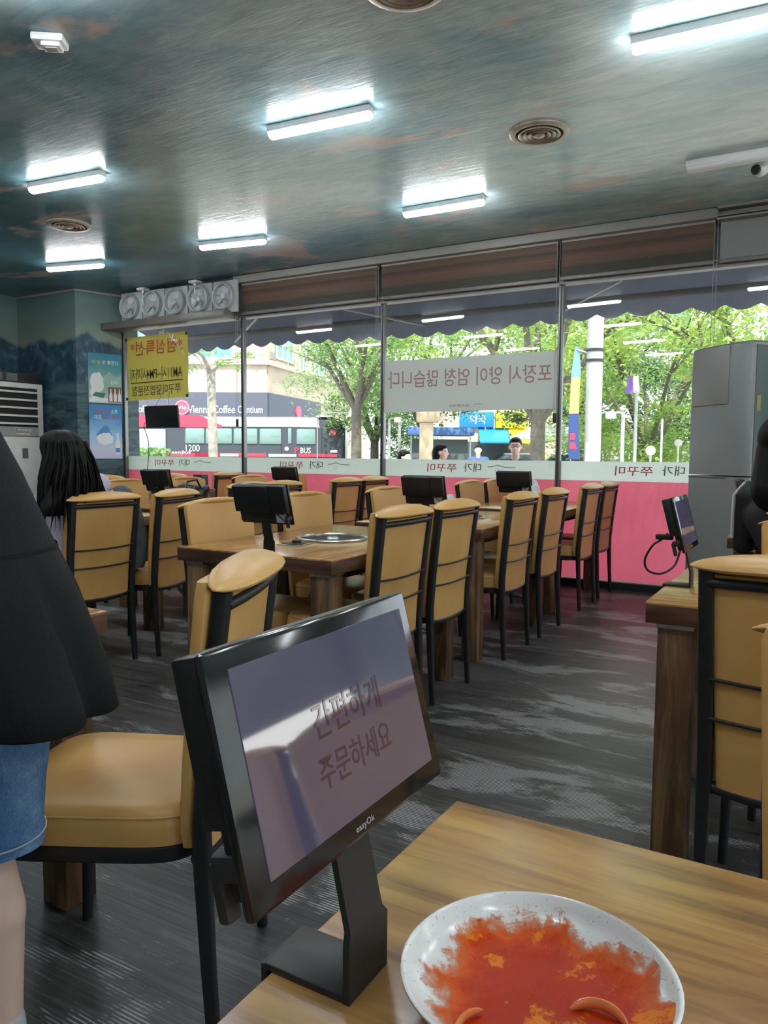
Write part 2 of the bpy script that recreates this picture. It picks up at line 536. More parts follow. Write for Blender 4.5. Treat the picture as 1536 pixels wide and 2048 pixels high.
def mural_mat():
    m, t, p = nt('painted_lake_mural')
    geo = N(t, 'ShaderNodeNewGeometry')
    sx = N(t, 'ShaderNodeSeparateXYZ')
    L(t, geo.outputs['Position'], sx.inputs[0])
    u = mth(t, 'ADD', sx.outputs[0], sx.outputs[1])
    z = sx.outputs[2]
    cu = N(t, 'ShaderNodeCombineXYZ')
    L(t, u, cu.inputs[0])
    nn = N(t, 'ShaderNodeTexNoise'); nn.inputs['Scale'].default_value = 1.6; nn.inputs['Detail'].default_value = 8
    L(t, cu.outputs[0], nn.inputs['Vector'])
    ridge = mth(t, 'ADD', 2.16, mth(t, 'MULTIPLY', nn.outputs['Fac'], .62))
    cz = N(t, 'ShaderNodeCombineXYZ')
    L(t, u, cz.inputs[0]); L(t, z, cz.inputs[1])
    def nz(su, sz, det=5, dist=.4):
        mp = N(t, 'ShaderNodeMapping'); mp.inputs['Scale'].default_value = (su, sz, 1)
        L(t, cz.outputs[0], mp.inputs[0])
        return noise_tex(t, mp.outputs[0], 1.0, det, .6, dist)
    def step(a, b, soft):
        return mth(t, 'MULTIPLY', mth(t, 'ADD', mth(t, 'SUBTRACT', a, b), soft/2), 1/soft, True)
    sky = ramp(t, [(.0, (.36, .37, .27)), (.5, (.20, .29, .26)), (1.0, (.13, .235, .235))])
    L(t, mth(t, 'DIVIDE', mth(t, 'SUBTRACT', z, 2.3), .75), sky.inputs[0])
    skc = mixc(t, .5, sky.outputs[0], ramp_of(t, nz(1.5, 3), [(.3, (.7, .75, .78)), (.7, (1.25, 1.2, 1.1))]), 'MULTIPLY')
    mt = ramp_of(t, nz(7, 5, 8, 1.2), [(.35, (.018, .055, .085)), (.55, (.045, .115, .165)), (.72, (.16, .26, .32))])
    wt = ramp_of(t, nz(1.6, 12, 6, .8), [(.35, (.02, .06, .075)), (.5, (.06, .14, .155)), (.68, (.14, .23, .23))])
    rk = step(nz(3.0, 5.5, 6, .5), .56, .08)
    low = mixc(t, mth(t, 'MULTIPLY', rk, .85), wt, (.010, .022, .026))
    c = mixc(t, step(z, ridge, .05), mt, skc)
    c = mixc(t, step(1.98, z, .06), c, wt)
    c = mixc(t, step(1.72, z, .2), c, low)
    c = mixc(t, 1.0, c, (.72, .72, .74), 'MULTIPLY')
    L(t, c, p.inputs['Base Color'])
    p.inputs['Roughness'].default_value = .45
    return m
def ramp_of(t, v, stops):
    r = ramp(t, stops); L(t, v, r.inputs[0]); return r.outputs[0]
M['floor'] = floor_mat()
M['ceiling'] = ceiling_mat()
M['mural'] = mural_mat()
M['wall_paint'] = mat('grey_green_wall_paint', (.30, .34, .33), .6, 0, .06, 2)
M['facade'] = mat('facade_render', (.33, .32, .31), .8, 0, .1, 3)
X0, X1, Y0 = -8.86, 4.2, -3.6
struct(bx('floor', ((X0+X1)/2, (Y0+YW)/2+.02, -.05), (X1-X0+.3, YW-Y0+.3, .1), M['floor']))
struct(bx('ceiling', ((X0+X1)/2, 1.2, CEIL+.15), (X1-X0+2, 14.0, .3), M['ceiling']))  # slab runs past the walls as an added, unseen overhang that blocks sun
struct(bx('wall_left', (X0-.1, (Y0+YW)/2, CEIL/2), (.2, YW-Y0, CEIL), M['mural']))
struct(MB().prism([(-8.86, 6.1), (-7.77, 6.1), (-7.565, 6.674), (-7.565, 6.86), (-8.86, 6.86)], 0, CEIL).build('column', M['mural'], smooth=False))
struct(bx('trim_1', (-8.31, 6.092, 3.045), (1.09, .012, .025), M['trim_white']))
struct(MB().box((0, 0, 0), (.012, .60, .025)).build('trim_2', M['trim_white'], None, loc=(-7.661, 6.385, 3.045), rot=(0, 0, -.343)))
struct(MB().box((-1.7, 6.79, 2.87), (11.9, .2, .38)).box((3.8, 6.74, CEIL/2), (.9, .2, CEIL)).build('wall_front', M['wall_paint']))
# back and right sides: low walls and glazing that let daylight in behind the viewpoint
struct(bx('wall_back', ((X0+X1)/2, Y0-.1, CEIL/2), (X1-X0+.2, .2, CEIL), M['wall_paint']))
struct(MB().box((X1, 1.5, .2), (.2, 10.2, .4)).box((X1, 1.5, 2.98), (.2, 10.2, .16)).box((X1, 5.6, 1.8), (.2, 2.1, 1.8)).build('wall_right', M['wall_paint']))
def glazing(name, a, b, z0, z1):
    o = MB().quad((a[0], a[1], z0), (b[0], b[1], z0), (b[0], b[1], z1), (a[0], a[1], z1)).build(name, M['glass'], smooth=False)
    return struct(o)
for i, (a, b) in enumerate([((X1, -3.5), (X1, .4)), ((X1, .5), (X1, 4.5))]):
    glazing('window_%d' % (i+7), a, b, .4, 2.9)
    d = Vector((b[0]-a[0], b[1]-a[1], 0)).normalized()
    struct(MB().box((b[0]+d.x*.05, b[1]+d.y*.05, 1.65), (.06, .06, 2.5)).build('trim_%d' % (i+30), M['alu']))

# ------------------------------------------------------------------ window wall
ML = [-7.575, -5.67, -3.87, -2.07, -.27, 1.53, 3.33]
red_ink = flat('red_vinyl_lettering', (.52, .05, .07), .5)
black_ink = flat('grey_black_vinyl_lettering', (.055, .06, .06), .5)
brown_ink = flat('brown_vinyl_line', (.16, .15, .14), .5)
UPI = Vector((0, 0, 1))
for i in range(6):
    a, b = ML[i]+.02, ML[i+1]-.02
    wn = glazing('window_%d' % (i+1), (a, YW), (b, YW), .06, 2.62)
    MB().box(((a+b)/2, YW+.006, .496), (b-a, .002, .86)).build('pink_film', M['film_pink'], wn, smooth=False)
    MB().box(((a+b)/2, YW+.006, 1.0105), (b-a, .002, .169)).build('white_film_band', M['film_white'], wn, smooth=False)
    s = ML[i]+.487
    t1 = text_mb('쭈꾸미', .31, .082, plane_m((s+.165, YW-.004, 1.016), (1, 0, 0), UPI), True, slant=-.08)
    t1.build('red_lettering', red_ink, wn, smooth=False)
    t2 = text_mb('대가', .175, .082, plane_m((s+.485, YW-.004, 1.022), (1, 0, 0), UPI), True, slant=-.08)
    t2.build('black_lettering', black_ink, wn, smooth=False)
    rf = MB()
    pts = [(s+.64+.27*k/16, 1.032+.018*math.exp(-((k-6)/2.6)**2)-.004*(k/16)) for k in range(17)]
    for (xa, za), (xb, zb) in zip(pts, pts[1:]):
        rf.quad((xa, YW-.004, za-.004), (xb, YW-.004, zb-.004), (xb, YW-.004, zb+.003), (xa, YW-.004, za+.003))
    for k in range(12):
        q0, q1 = 2*PI*k/12, 2*PI*(k+1)/12
        cx, cz = s+.735, .998
        rf.quad((cx+.020*math.cos(q0), YW-.004, cz+.020*math.sin(q0)), (cx+.020*math.cos(q1), YW-.004, cz+.020*math.sin(q1)),
                (cx+.018*math.cos(q1), YW-.004, cz+.018*math.sin(q1)), (cx+.018*math.cos(q0), YW-.004, cz+.018*math.sin(q0)))
    rf.build('roof_emblem', brown_ink, wn, smooth=False)
n = 3
for x in ML:
    o = MB().box((x, YW-.012, 1.34), (.042, .05, 2.6), bev=.004).build('trim_%d' % n, M['alu'])
    MB().box((x, YW-.040, 1.34), (.012, .008, 2.58)).build('seal', M['dark_plastic'], o)
    struct(o); n += 1
struct(MB().box((-2.12, YW-.01, .03), (10.95, .10, .06)).build('trim_10', M['dark_plastic']))
struct(MB().box((-2.12, YW-.02, 2.652), (10.95, .09, .064)).box((-2.12, YW-.05, 2.672), (10.95, .06, .02)).build('trim_11', M['alu_dark']))
struct(MB().box((-3.25, 6.55, 3.018), (4.87, .10, .075), bev=.006).build('trim_12', M['trim_white']))
gr = MB().box((1.5, 6.55, 2.965), (4.64, .14, .012)).box((1.5, 6.55, 3.05), (4.64, .14, .02)).box((1.5, 6.612, 3.0), (4.64, .015, .09))
for k in range(3):
    gr.box((1.5, 6.50+.03*k, 2.99+.02*k), (4.64, .02, .010))
struct(gr.build('trim_13', M['trim_white']))
# ledge under the row of fans
tag(MB().box((-6.68, 6.50, 2.648), (1.95, .26, .085), bev=.006).build('ledge_board', M['alu_dark']), 'brown grey ledge board running under the row of round fans', 'shelf')

# roller blinds
def blind_mat():
    m, t, p = nt('striped_brown_blind')
    geo = N(t, 'ShaderNodeNewGeometry'); sx = N(t, 'ShaderNodeSeparateXYZ')
    L(t, geo.outputs['Position'], sx.inputs[0])
    f = mth(t, 'DIVIDE', mth(t, 'SUBTRACT', sx.outputs[2], 2.66), .32)
    r = ramp(t, [(.0, (.035, .031, .024)), (.28, (.037, .033, .025)), (.34, (.085, .05, .032)), (.50, (.10, .06, .04)), (.54, (.13, .055, .04)), (.60, (.085, .05, .032)), (.72, (.055, .033, .024)), (.78, (.10, .06, .04)), (.94, (.085, .052, .035)), (1.0, (.04, .028, .02))])
    L(t, f, r.inputs[0])
    g = noise_tex(t, coords(t, (2, 2, 60)), 1, 4)
    c = mixc(t, .5, r.outputs[0], ramp_of(t, g, [(.3, (.7, .7, .7)), (.7, (1.25, 1.25, 1.25))]), 'MULTIPLY')
    L(t, c, p.inputs['Base Color']); p.inputs['Roughness'].default_value = .7
    return m
M['blind'] = blind_mat()
M['blind_grey'] = mat('grey_blind', (.19, .19, .19), .7, 0, .06, 3)
def blind(xa, xb, fm, label, chain=True):
    t = thing('roller_blind', label, 'window blind', ((xa+xb)/2, 6.57, 2.66), 0, 'raised roller blinds along the window wall')
    w = xb-xa
    MB().box((0, 0, .16), (w, .006, .32)).build('blind_fabric', fm, t)
    MB().box((0, -.004, .0), (w, .022, .032), bev=.006).build('bottom_rail', M['alu_dark'], t)
    MB().cyl((0, 0, 0), .026, w, 20, mtx=Matrix.Translation((-w/2, .02, .315)) @ Matrix.Rotation(PI/2, 4, 'Y')).build('roller_tube', M['trim_white'], t)
    if chain:
        c = MB()
        for dx in (-.012, .012):
            c.tube([(w/2+.012+dx, -.02, .31), (w/2+.012+dx, -.02, -1.15)], .0022, 6)
        ch = c.build('bead_chain', M['trim_white'], t)
        MB().box((w/2+.012, -.02, -1.19), (.034, .016, .085), bev=.005).build('chain_weight', M['dark_plastic'], ch)
    return t
blind(-5.62, -3.90, M['blind'], 'brown striped roller blind beside the round fans')
blind(-3.85, -2.09, M['blind'], 'brown striped roller blind above the white banner')
blind(-2.06, -.84, M['blind'], 'brown striped roller blind next to the grey blind')
blind(-.80, 1.0, M['blind_grey'], 'plain grey roller blind above the tall grey air conditioner')
# end chain at the far left of the first blind
c = MB()
for dx in (-.012, .012):
    c.tube([(-5.68+dx, 6.55, 2.9), (-5.68+dx, 6.55, 1.52)], .0022, 6)
ch = c.build('bead_chain', M['trim_white'])
tag(ch, 'thin pull chain with dark weight hanging below the fans', 'chain')
MB().box((-5.68, 6.55, 1.475), (.034, .016, .085), bev=.005).build('chain_weight', M['dark_plastic'], ch)

# five square wall fans
def make_fan():
    t = thing('exhaust_fan', 'x', 'fan', (0, 0, 0), 0, 'row of white square fans under the ceiling')
    MB().box((0, 0, 0), (.35, .03, .345), bev=.01).build('housing', M['fan_grey'], t)
    ry = Matrix.Rotation(PI/2, 4, 'X')
    MB().lathe([(.148, .0), (.148, .055), (.138, .066), (.126, .06), (.120, .02), (.10, .012), (.0, .012)], 44, mtx=ry @ Matrix.Translation((0, 0, .012))).build('shroud', M['fan_grey'], t)
    bl = MB()
    for k in range(5):
        a = 2*PI*k/5
        mt = ry @ Matrix.Translation((0, 0, .036)) @ Matrix.Rotation(a, 4, 'Z') @ Matrix.Translation((.066, 0, 0)) @ Matrix.Rotation(.5, 4, 'X')
        bl.loft([[(x, y, z) for x, y in sup(.046, .036, 14, 2.4)] for z in (-.002, .002)], mtx=mt)
    bl.build('fan_blades', M['fan_grey'], t)
    MB().lathe([(.034, .02), (.034, .05), (.026, .06), (0, .062)], 24, mtx=ry).build('hub', M['fan_grey'], t)
    return t
fan = make_fan()
for k in range(5):
    lab = ['white square fan at the end of the row touching the painted column', 'white square fan second from the painted column', 'white square fan in the middle of the row of five', 'white square fan fourth from the painted column', 'white square fan at the end touching the brown blind'][k]
    loc = (-7.25+.366*k, 6.50, 2.862-.004*k)
    if k == 0:
        fan.location = loc; fan['label'] = lab
    else:
        dup(fan, loc, 0, lab)
for x, lab in ((-7.02, 'white power socket with plug above the first two fans'), (-6.20, 'white double socket box above the fourth fan')):
    t = thing('socket_outlet', lab, 'socket', (x, 6.46, 3.04))
    MB().box((0, 0, 0), (.12, .10, .03), bev=.006).build('socket_box', M['ivory_plastic'], t)
    MB().cyl((.015, -.02, -.045), .016, .03, 14).build('plug', M['white_plastic'], t)
    MB().tube([(.015, -.02, -.03), (.018, -.03, -.08), (.03, -.028, -.19)], .005, 8).build('cord', M['white_plastic'], t)

# ------------------------------------------------------------------ banners, posters, hanging monitor
yb = thing('yellow_banner', 'yellow lunch banner hung in the first window, its letters reversed', 'banner', (-6.98, 6.62, 2.15))
nx, nz_ = 24, 16
g = MB(); vs = []; fs = []
for j in range(nz_+1):
    for i in range(nx+1):
        x = -.51+1.02*i/nx; z = -.38+.76*j/nz_
        vs.append((x, .012*math.sin(i*.7+j*.25)*math.sin(j*.35), z+.018*i/nx))
for j in range(nz_):
    for i in range(nx):
        a = j*(nx+1)+i
        fs.append((a, a+1, a+nx+2, a+nx+1))
g.add(vs, fs).build('cloth', M['banner_yellow'], yb)
yred = flat('red_ink', (.42, .05, .03), .7); yblk = flat('black_ink', (.035, .035, .02), .7)
tl = Vector((1, 0, .018)).normalized(); tu = Vector((0, 0, 1))
text_mb('*점심특선*', .86, .17, plane_m((0, -.022, .245), tl, tu), True).build('red_lettering', yred, yb, smooth=False)
tb = text_mb('AM11시~PM4시까지', .86, .15, plane_m((0, -.022, -.065), tl, tu), True)
tb.box((0, -.022, -.165), (.86, .001, .012), mtx=Matrix.Rotation(-.018, 4, 'Y'))
text_mb('쭈꾸미덮밥전문점', .80, .12, plane_m((0, -.022, -.262), tl, tu), True, tb).build('black_lettering', yblk, yb, smooth=False)
for x, z in ((-.5, .355), (.5, .37), (-.5, -.36), (.5, -.345)):
    MB().box((x, -.02, z), (.035, .004, .035), mtx=None).build('corner_tape', M['dark_plastic'], yb)
tp = MB()
for k in range(9):
    a = (.10+.045*k, -.02-.004*(k % 3), .40-.004*k*k)
    tp.box((0, 0, 0), (.07, .003, .03), mtx=Matrix.Translation(a) @ Matrix.Rotation(k*1.3, 4, 'Y') @ Matrix.Rotation(k*.7, 4, 'X'))
tp.build('torn_tape', flat('clear_tape', (.85, .85, .82), .15), yb, smooth=False)

wb = thing('white_banner', 'white banner across the third window with one row of reversed faded letters', 'banner', (-2.97, 6.634, 1.807))
MB().box((0, 0, 0), (1.765, .004, .505)).build('cloth', M['banner_white'], wb)
fad = flat('faded_red_print', (.36, .21, .205), .8)
text_mb('포장시 양이 엄청 많습니다', 1.66, .165, plane_m((0, -.006, .065), (1, 0, .0), tu), True).build('faded_lettering', fad, wb, smooth=False)
sm = text_mb('대가쭈꾸미', .21, .026, plane_m((-.06, -.006, -.205), (1, 0, 0), tu), True)
for k in range(8):
    x = .09+.012*k
    sm.quad((x, -.006, -.198+.006*math.sin(k*.45)), (x+.012, -.006, -.198+.006*math.sin(k*.45+.45)), (x+.012, -.006, -.194+.006*math.sin(k*.45+.45)), (x, -.006, -.194+.006*math.sin(k*.45)))
sm.build('small_lettering', flat('faded_grey_print', (.15, .15, .15), .8), wb, smooth=False)

hm = thing('hanging_monitor', 'black flat monitor hanging on wires below the yellow banner', 'monitor', (-6.64, 6.36, 1.55))
MB().box((0, 0, 0), (.525, .03, .255), bev=.008, mtx=Matrix.Rotation(.09, 4, 'X')).build('panel', M['black_plastic'], hm)
MB().box((0, .022, -.01), (.30, .03, .16), bev=.01).build('rear_cover', M['dark_plastic'], hm)
for s in (-1, 1):
    MB().tube([(s*.10, .0, .125), (s*.05-.05, .12, .30)], .0022, 6).build('wire', M['dark_plastic'], hm)
MB().tube(spline([(-.26, .02, -.07), (-.31, .03, -.065), (-.335, .04, -.12), (-.335, .10, -.28), (-.40, .16, -.46), (-.47, .2, -.62)]), .004, 8).build('cord', M['dark_plastic'], hm)

def poster(name, label, y0, y1, z0, z1, base, patches, texts):
    sm_ = ((y0+y1)/2-6.1)/.56
    t = thing(name, label, 'poster', (-7.77+.205*sm_+.006, (y0+y1)/2-.002, (z0+z1)/2), -.343)
    w, h = (y1-y0)*1.064, z1-z0
    MB().box((0, 0, 0), (.006, w, h)).build('sheet', base, t, smooth=False)
    for k, (nm, poly, m) in enumerate(patches):
        MB().add([(.0042+.0004*k, (x-.5)*w, (y-.5)*h) for x, y in poly], [tuple(range(len(poly)))]).build(nm, m, t, smooth=False)
    for body, cx, cy, tw, th, m in texts:
        text_mb(body, tw*w, th*h, plane_m((.0085, (cx-.5)*w, (cy-.5)*h), (0, 1, 0), tu)).build('lettering', m, t, smooth=False)
    return t
def grad(name, stops, axis_scale):
    m, t, p = nt(name)
    v = coords(t, (1, 1, 1))
    sx = N(t, 'ShaderNodeSeparateXYZ'); L(t, v, sx.inputs[0])
    f = mth(t, 'ADD', mth(t, 'MULTIPLY', sx.outputs[2], axis_scale), .5)
    f = mth(t, 'ADD', f, mth(t, 'MULTIPLY', mth(t, 'SUBTRACT', noise_tex(t, coords(t), 9, 5), .5), .22))
    r = ramp(t, stops); L(t, f, r.inputs[0]); L(t, r.outputs[0], p.inputs['Base Color'])
    p.inputs['Roughness'].default_value = .3
    return m
pw = flat('poster_white', (.72, .74, .74), .35); pg = flat('poster_green', (.05, .20, .13), .35)
pgr = flat('poster_pale_green', (.30, .46, .40), .35); py = flat('poster_yellow', (.62, .52, .05), .35); pb = flat('poster_brown', (.20, .10, .06), .35)
pr_ = flat('poster_red', (.55, .03, .06), .35); pbl = flat('poster_blue', (.06, .24, .52), .35); pll = flat('poster_lilac', (.55, .55, .68), .35)
psk = flat('poster_skin', (.52, .36, .28), .35)
def blob(cx, cy, rx, ry, n=14, j=.15, seed=1):
    q = random.Random(seed)
    return [(cx+rx*math.cos(2*PI*k/n)*(1+q.uniform(-j, j)), cy+ry*math.sin(2*PI*k/n)*(1+q.uniform(-j, j))) for k in range(n)]
def bottle(cx, y0, s):
    return [(cx-.06*s, y0), (cx+.06*s, y0), (cx+.06*s, y0+.16*s), (cx+.022*s, y0+.24*s), (cx+.022*s, y0+.32*s), (cx-.022*s, y0+.32*s), (cx-.022*s, y0+.24*s), (cx-.06*s, y0+.16*s)]
poster('green_poster', 'upper green and white drinks poster on the painted column', 6.225, 6.607, 1.735, 2.33,
       grad('poster_green_gradient', [(0, (.50, .58, .54)), (.35, (.28, .48, .42)), (.75, (.05, .26, .34)), (1, (.03, .18, .30))], 1/.68),
       [('pale_hill', [(.02, .25), (.02, .52), (.2, .62), (.4, .50), (.62, .64), (.8, .52), (.98, .58), (.98, .25)], pgr),
        ('white_figure', blob(.26, .42, .2, .2, 16, .2, 3), pw), ('white_figure', blob(.2, .2, .16, .17, 14, .2, 5), pw), ('green_ribbon', [(.1, .14), (.44, .10), (.5, .2), (.2, .22)], pg),
        ('brown_panel', [(.58, .02), (.98, .02), (.98, .33), (.58, .33)], pb)] +
       [('white_bottle', bottle(.66+.13*k, .04, .8), pw) for k in range(3)] +
       [('white_strip', [(.02, .02), (.56, .02), (.56, .1), (.02, .1)], pw)],
       [('이슬', .24, .82, .26, .085, py), ('로 통한다', .66, .82, .50, .085, pw), ('진로', .76, .43, .22, .07, pw)])
poster('blue_poster', 'lower blue drinks poster with red headline on the painted column', 6.225, 6.60, 1.06, 1.715,
       grad('poster_blue_gradient', [(0, (.55, .56, .72)), (.25, (.50, .55, .72)), (.45, (.30, .50, .72)), (.8, (.05, .25, .50)), (1, (.04, .22, .46))], 1/.67),
       [('snow_bank', [(.02, .02), (.02, .2), (.15, .24), (.4, .21), (.7, .26), (.98, .3), (.98, .02)], pll),
        ('blue_splash', blob(.45, .45, .26, .10, 18, .2, 8), pbl), ('white_splash', blob(.48, .37, .25, .12, 18, .15, 4), pw), ('blue_splash', blob(.5, .55, .12, .07, 14, .2, 9), pbl),
        ('white_bottle', bottle(.86, .08, 1.25), pw), ('blue_label', [(.79, .12), (.93, .12), (.93, .2), (.79, .2)], pbl)],
       [('대한민국', .36, .87, .46, .08, pr_), ('소주', .76, .87, .2, .08, pw), ('대표', .26, .77, .22, .075, pw), ('No.1 진로', .66, .77, .5, .075, pr_)])
# ------------------------------------------------------------------ ceiling fittings
def make_tube_light(on=True):
    t = thing('batten_light', 'x', 'ceiling light', (0, 0, 0))
    MB().box((0, 0, -.019), (.67, .070, .038), bev=.004).build('housing', M['white_plastic'], t)
    g = MB(); rings = []
    for x, s in ((-.335, .35), (-.331, .8), (-.318, 1), (.318, 1), (.331, .8), (.335, .35)):
        ring = []
        for k in range(20):
            a = 2*PI*k/20
            ring.append((x, .033*s*math.cos(a), -.038+(.034*s*math.sin(a) if math.sin(a) < 0 else 0)))
        rings.append(ring)
    g.loft(rings)
    g.build('diffuser', M['lamp_on'] if on else M['lamp_off'], t)
    cl = MB()
    for x in (-.2, .2):
        cl.box((x, 0, -.034), (.012, .062, .02))
    cl.build('clip', M['white_plastic'], t)
    return t
lit = make_tube_light()
LIGHTS = [(-2.595, 3.71, .075, 'lit batten light in the middle of the near row'), (-4.70, 3.64, .115, 'lit batten light near the white ceiling detector'),
          (-4.72, 5.394, .17, 'small lit batten light above the brown blind and the fans'), (-6.71, 5.283, .23, 'lit batten light nearest the painted column'),
          (-2.62, 5.39, .015, 'lit batten light above the white banner window'), (-.53, 3.76, .06, 'large lit batten light cut by the top right of the view')]
EXTRA = [(-6.9, 3.6), (1.65, 3.76), (1.65, 5.4), (3.5, 4.5), (-6.9, 1.9), (-4.8, 1.95), (-2.7, 2.0), (-.55, 2.0), (1.6, 2.0), (-4.8, .2), (-2.7, .2), (1.6, .2), (-.55, .2), (-2.7, -1.6), (1.6, -1.6)]
for k, (x, y, a, lab) in enumerate(LIGHTS):
    if k == 0:
        lit.location = (x, y, CEIL); lit.rotation_euler = (0, 0, a); tag(lit, lab, None, 'batten lights on the painted ceiling')
    else:
        dup(lit, (x, y, CEIL), a, lab, 'batten lights on the painted ceiling')
for x, y in EXTRA:
    dup(lit, (x, y, CEIL), .05, 'lit batten light on the ceiling outside the photographed part of the room', 'batten lights on the painted ceiling')
off = make_tube_light(False)
off.location = (-.55, 5.44, CEIL); off['label'] = 'unlit white batten light beside the ceiling camera'; off['group'] = 'batten lights on the painted ceiling'

def make_vent():
    t = thing('ceiling_vent', 'x', 'air vent', (0, 0, 0), 0, 'round ceiling air vents')
    MB().lathe([(.178, .0), (.178, -.008), (.165, -.016), (.142, -.016), (.134, .0), (.128, .03)], 48).build('rim', M['vent'], t)
    MB().cyl((0, 0, -.001), .134, .0006, 40).build('recess', M['dark_hole'], t)
    for r in (.115, .088, .060):
        MB().lathe([(r, -.004), (r+.010, -.018), (r+.004, -.024), (r-.016, -.008)], 44).build('ring', M['vent'], t)
    MB().lathe([(.036, -.006), (.034, -.022), (.02, -.030), (.0, -.031)], 30).build('cone', M['vent'], t)
    return t
vent = make_vent()
vent.location = (-1.58, 2.87, CEIL); vent['label'] = 'round air vent cut by the top edge of the picture'
dup(vent, (-1.57, 4.52, CEIL), .4, 'round air vent between the lit battens over the middle tables')
dup(vent, (-5.64, 4.39, CEIL), .9, 'small far round air vent above the light by the column')

dt = thing('ceiling_detector', 'white box detector on the painted ceiling', 'detector', (-3.2, 2.41, CEIL), .62)
MB().box((0, 0, -.018), (.145, .105, .036), bev=.01).build('detector_base', M['white_plastic'], dt)
MB().box((.012, -.005, -.044), (.085, .07, .022), bev=.006).build('sensor_cover', M['white_plastic'], dt)
MB().box((.012, -.005, -.056), (.05, .04, .004)).build('sensor_window', M['ivory_plastic'], dt)
cc = thing('security_camera', 'white turret security camera beside the unlit batten', 'camera', (-.455, 5.58, CEIL))
MB().lathe([(.0, 0), (.062, 0), (.062, -.018), (.05, -.034), (.02, -.036)], 28).build('mount', M['white_plastic'], cc)
MB().ell((0, 0, -.068), (.05, .05, .05)).build('ball', M['white_plastic'], cc)
MB().cyl((0, 0, 0), .03, .016, 24, mtx=Matrix.Translation((-.022, -.036, -.082)) @ Vector((-.5, -.75, -.35)).to_track_quat('Z', 'Y').to_matrix().to_4x4()).build('lens', M['black_plastic'], cc)

# ------------------------------------------------------------------ air conditioners
ac = thing('standing_air_conditioner', 'tall grey air conditioner standing by the window', 'air conditioner', (-.88, 5.93, 0), math.atan2(-.688, .725))
def ac_ring(z, ins=0.0, lift=0.0):
    pts = []
    W, D, r = .56, .46, .16
    cs = [(ins+.02, ins+.02, .02, .02, 180, 270), (W-r-ins, .055+ins, r, .055, 270, 360), (W-ins-.1, D-.1-ins, .1, .1, 0, 90), (ins+.05, D-.05-ins, .05, .05, 90, 180)]
    for cx, cy, rr, ry_, a0, a1 in cs:
        for k in range(9):
            a = R(a0+(a1-a0)*k/8)
            pts.append((cx+rr*math.cos(a), cy+ry_*math.sin(a), z+lift*(cx+rr*math.cos(a))))
    return pts
MB().loft([ac_ring(.0), ac_ring(.10), ac_ring(1.01)]).build('lower_cabinet', M['ac_grey'], ac)
MB().loft([ac_ring(1.018), ac_ring(1.86), ac_ring(1.895, .008), ac_ring(1.912, .03), ac_ring(1.916, .07)]).build('upper_cabinet', M['ac_grey'], ac)
MB().box((.205, -.002, 1.70), (.365, .012, .40), bev=.008).build('upper_panel', M['ac_panel'], ac)
MB().box((.560, .205, 1.03), (.012, .29, 1.70), bev=.004).build('side_panel', M['ac_side'], ac)
MB().box((.5675, .085, 1.50), (.004, .03, .10)).build('sticker', flat('olive_sticker', (.25, .27, .08)), ac)
MB().box((.2, -.001, 1.00), (.38, .003, .006)).build('panel_seam', M['dark_plastic'], ac)
aw = thing('white_air_conditioner', 'white air conditioner with dark louvers against the painted wall', 'air conditioner', (-8.30, 5.64, 0))
MB().box((-.2, 0, .66), (.42, .76, 1.32), bev=.012).build('lower_cabinet', M['ivory_plastic'], aw)
MB().box((-.2, 0, 1.635), (.42, .76, .63), bev=.012).build('upper_cabinet', M['ivory_plastic'], aw)
MB().box((.008, -.02, 1.66), (.012, .64, .46)).build('louver_recess', M['dark_hole'], aw)
for k in range(5):
    MB().box((.018, -.02, 1.47+.093*k), (.03, .64, .022), mtx=None).build('louver', M['ivory_plastic'], aw)
MB().box((.014, -.02, 1.375), (.012, .64, .10)).build('control_strip', flat('grey_strip', (.28, .28, .27)), aw)
text_mb('Mirrory', .22, .035, plane_m((.0215, .1, 1.395), (0, 1, 0), tu)).build('lettering', M['paper'], aw, smooth=False)
text_mb('inverter', .18, .025, plane_m((.0215, .1, 1.352), (0, 1, 0), tu)).build('lettering', M['paper'], aw, smooth=False)
MB().box((.012, .12, 1.12), (.01, .07, .12)).build('control_window', M['ac_side'], aw)
bxx = thing('dark_box', 'flat dark box lying on the white air conditioner', 'box', (-8.45, 5.72, 1.951))
MB().box((0, 0, .06), (.3, .58, .12), bev=.006).build('case', M['dark_plastic'], bxx)
MB().box((.153, -.1, .06), (.004, .14, .09)).build('grey_panel', flat('olive_grey', (.11, .13, .11)), bxx)
MB().box((.153, -.25, .06), (.004, .06, .09)).build('grey_panel', flat('olive_grey', (.11, .13, .11)), bxx)

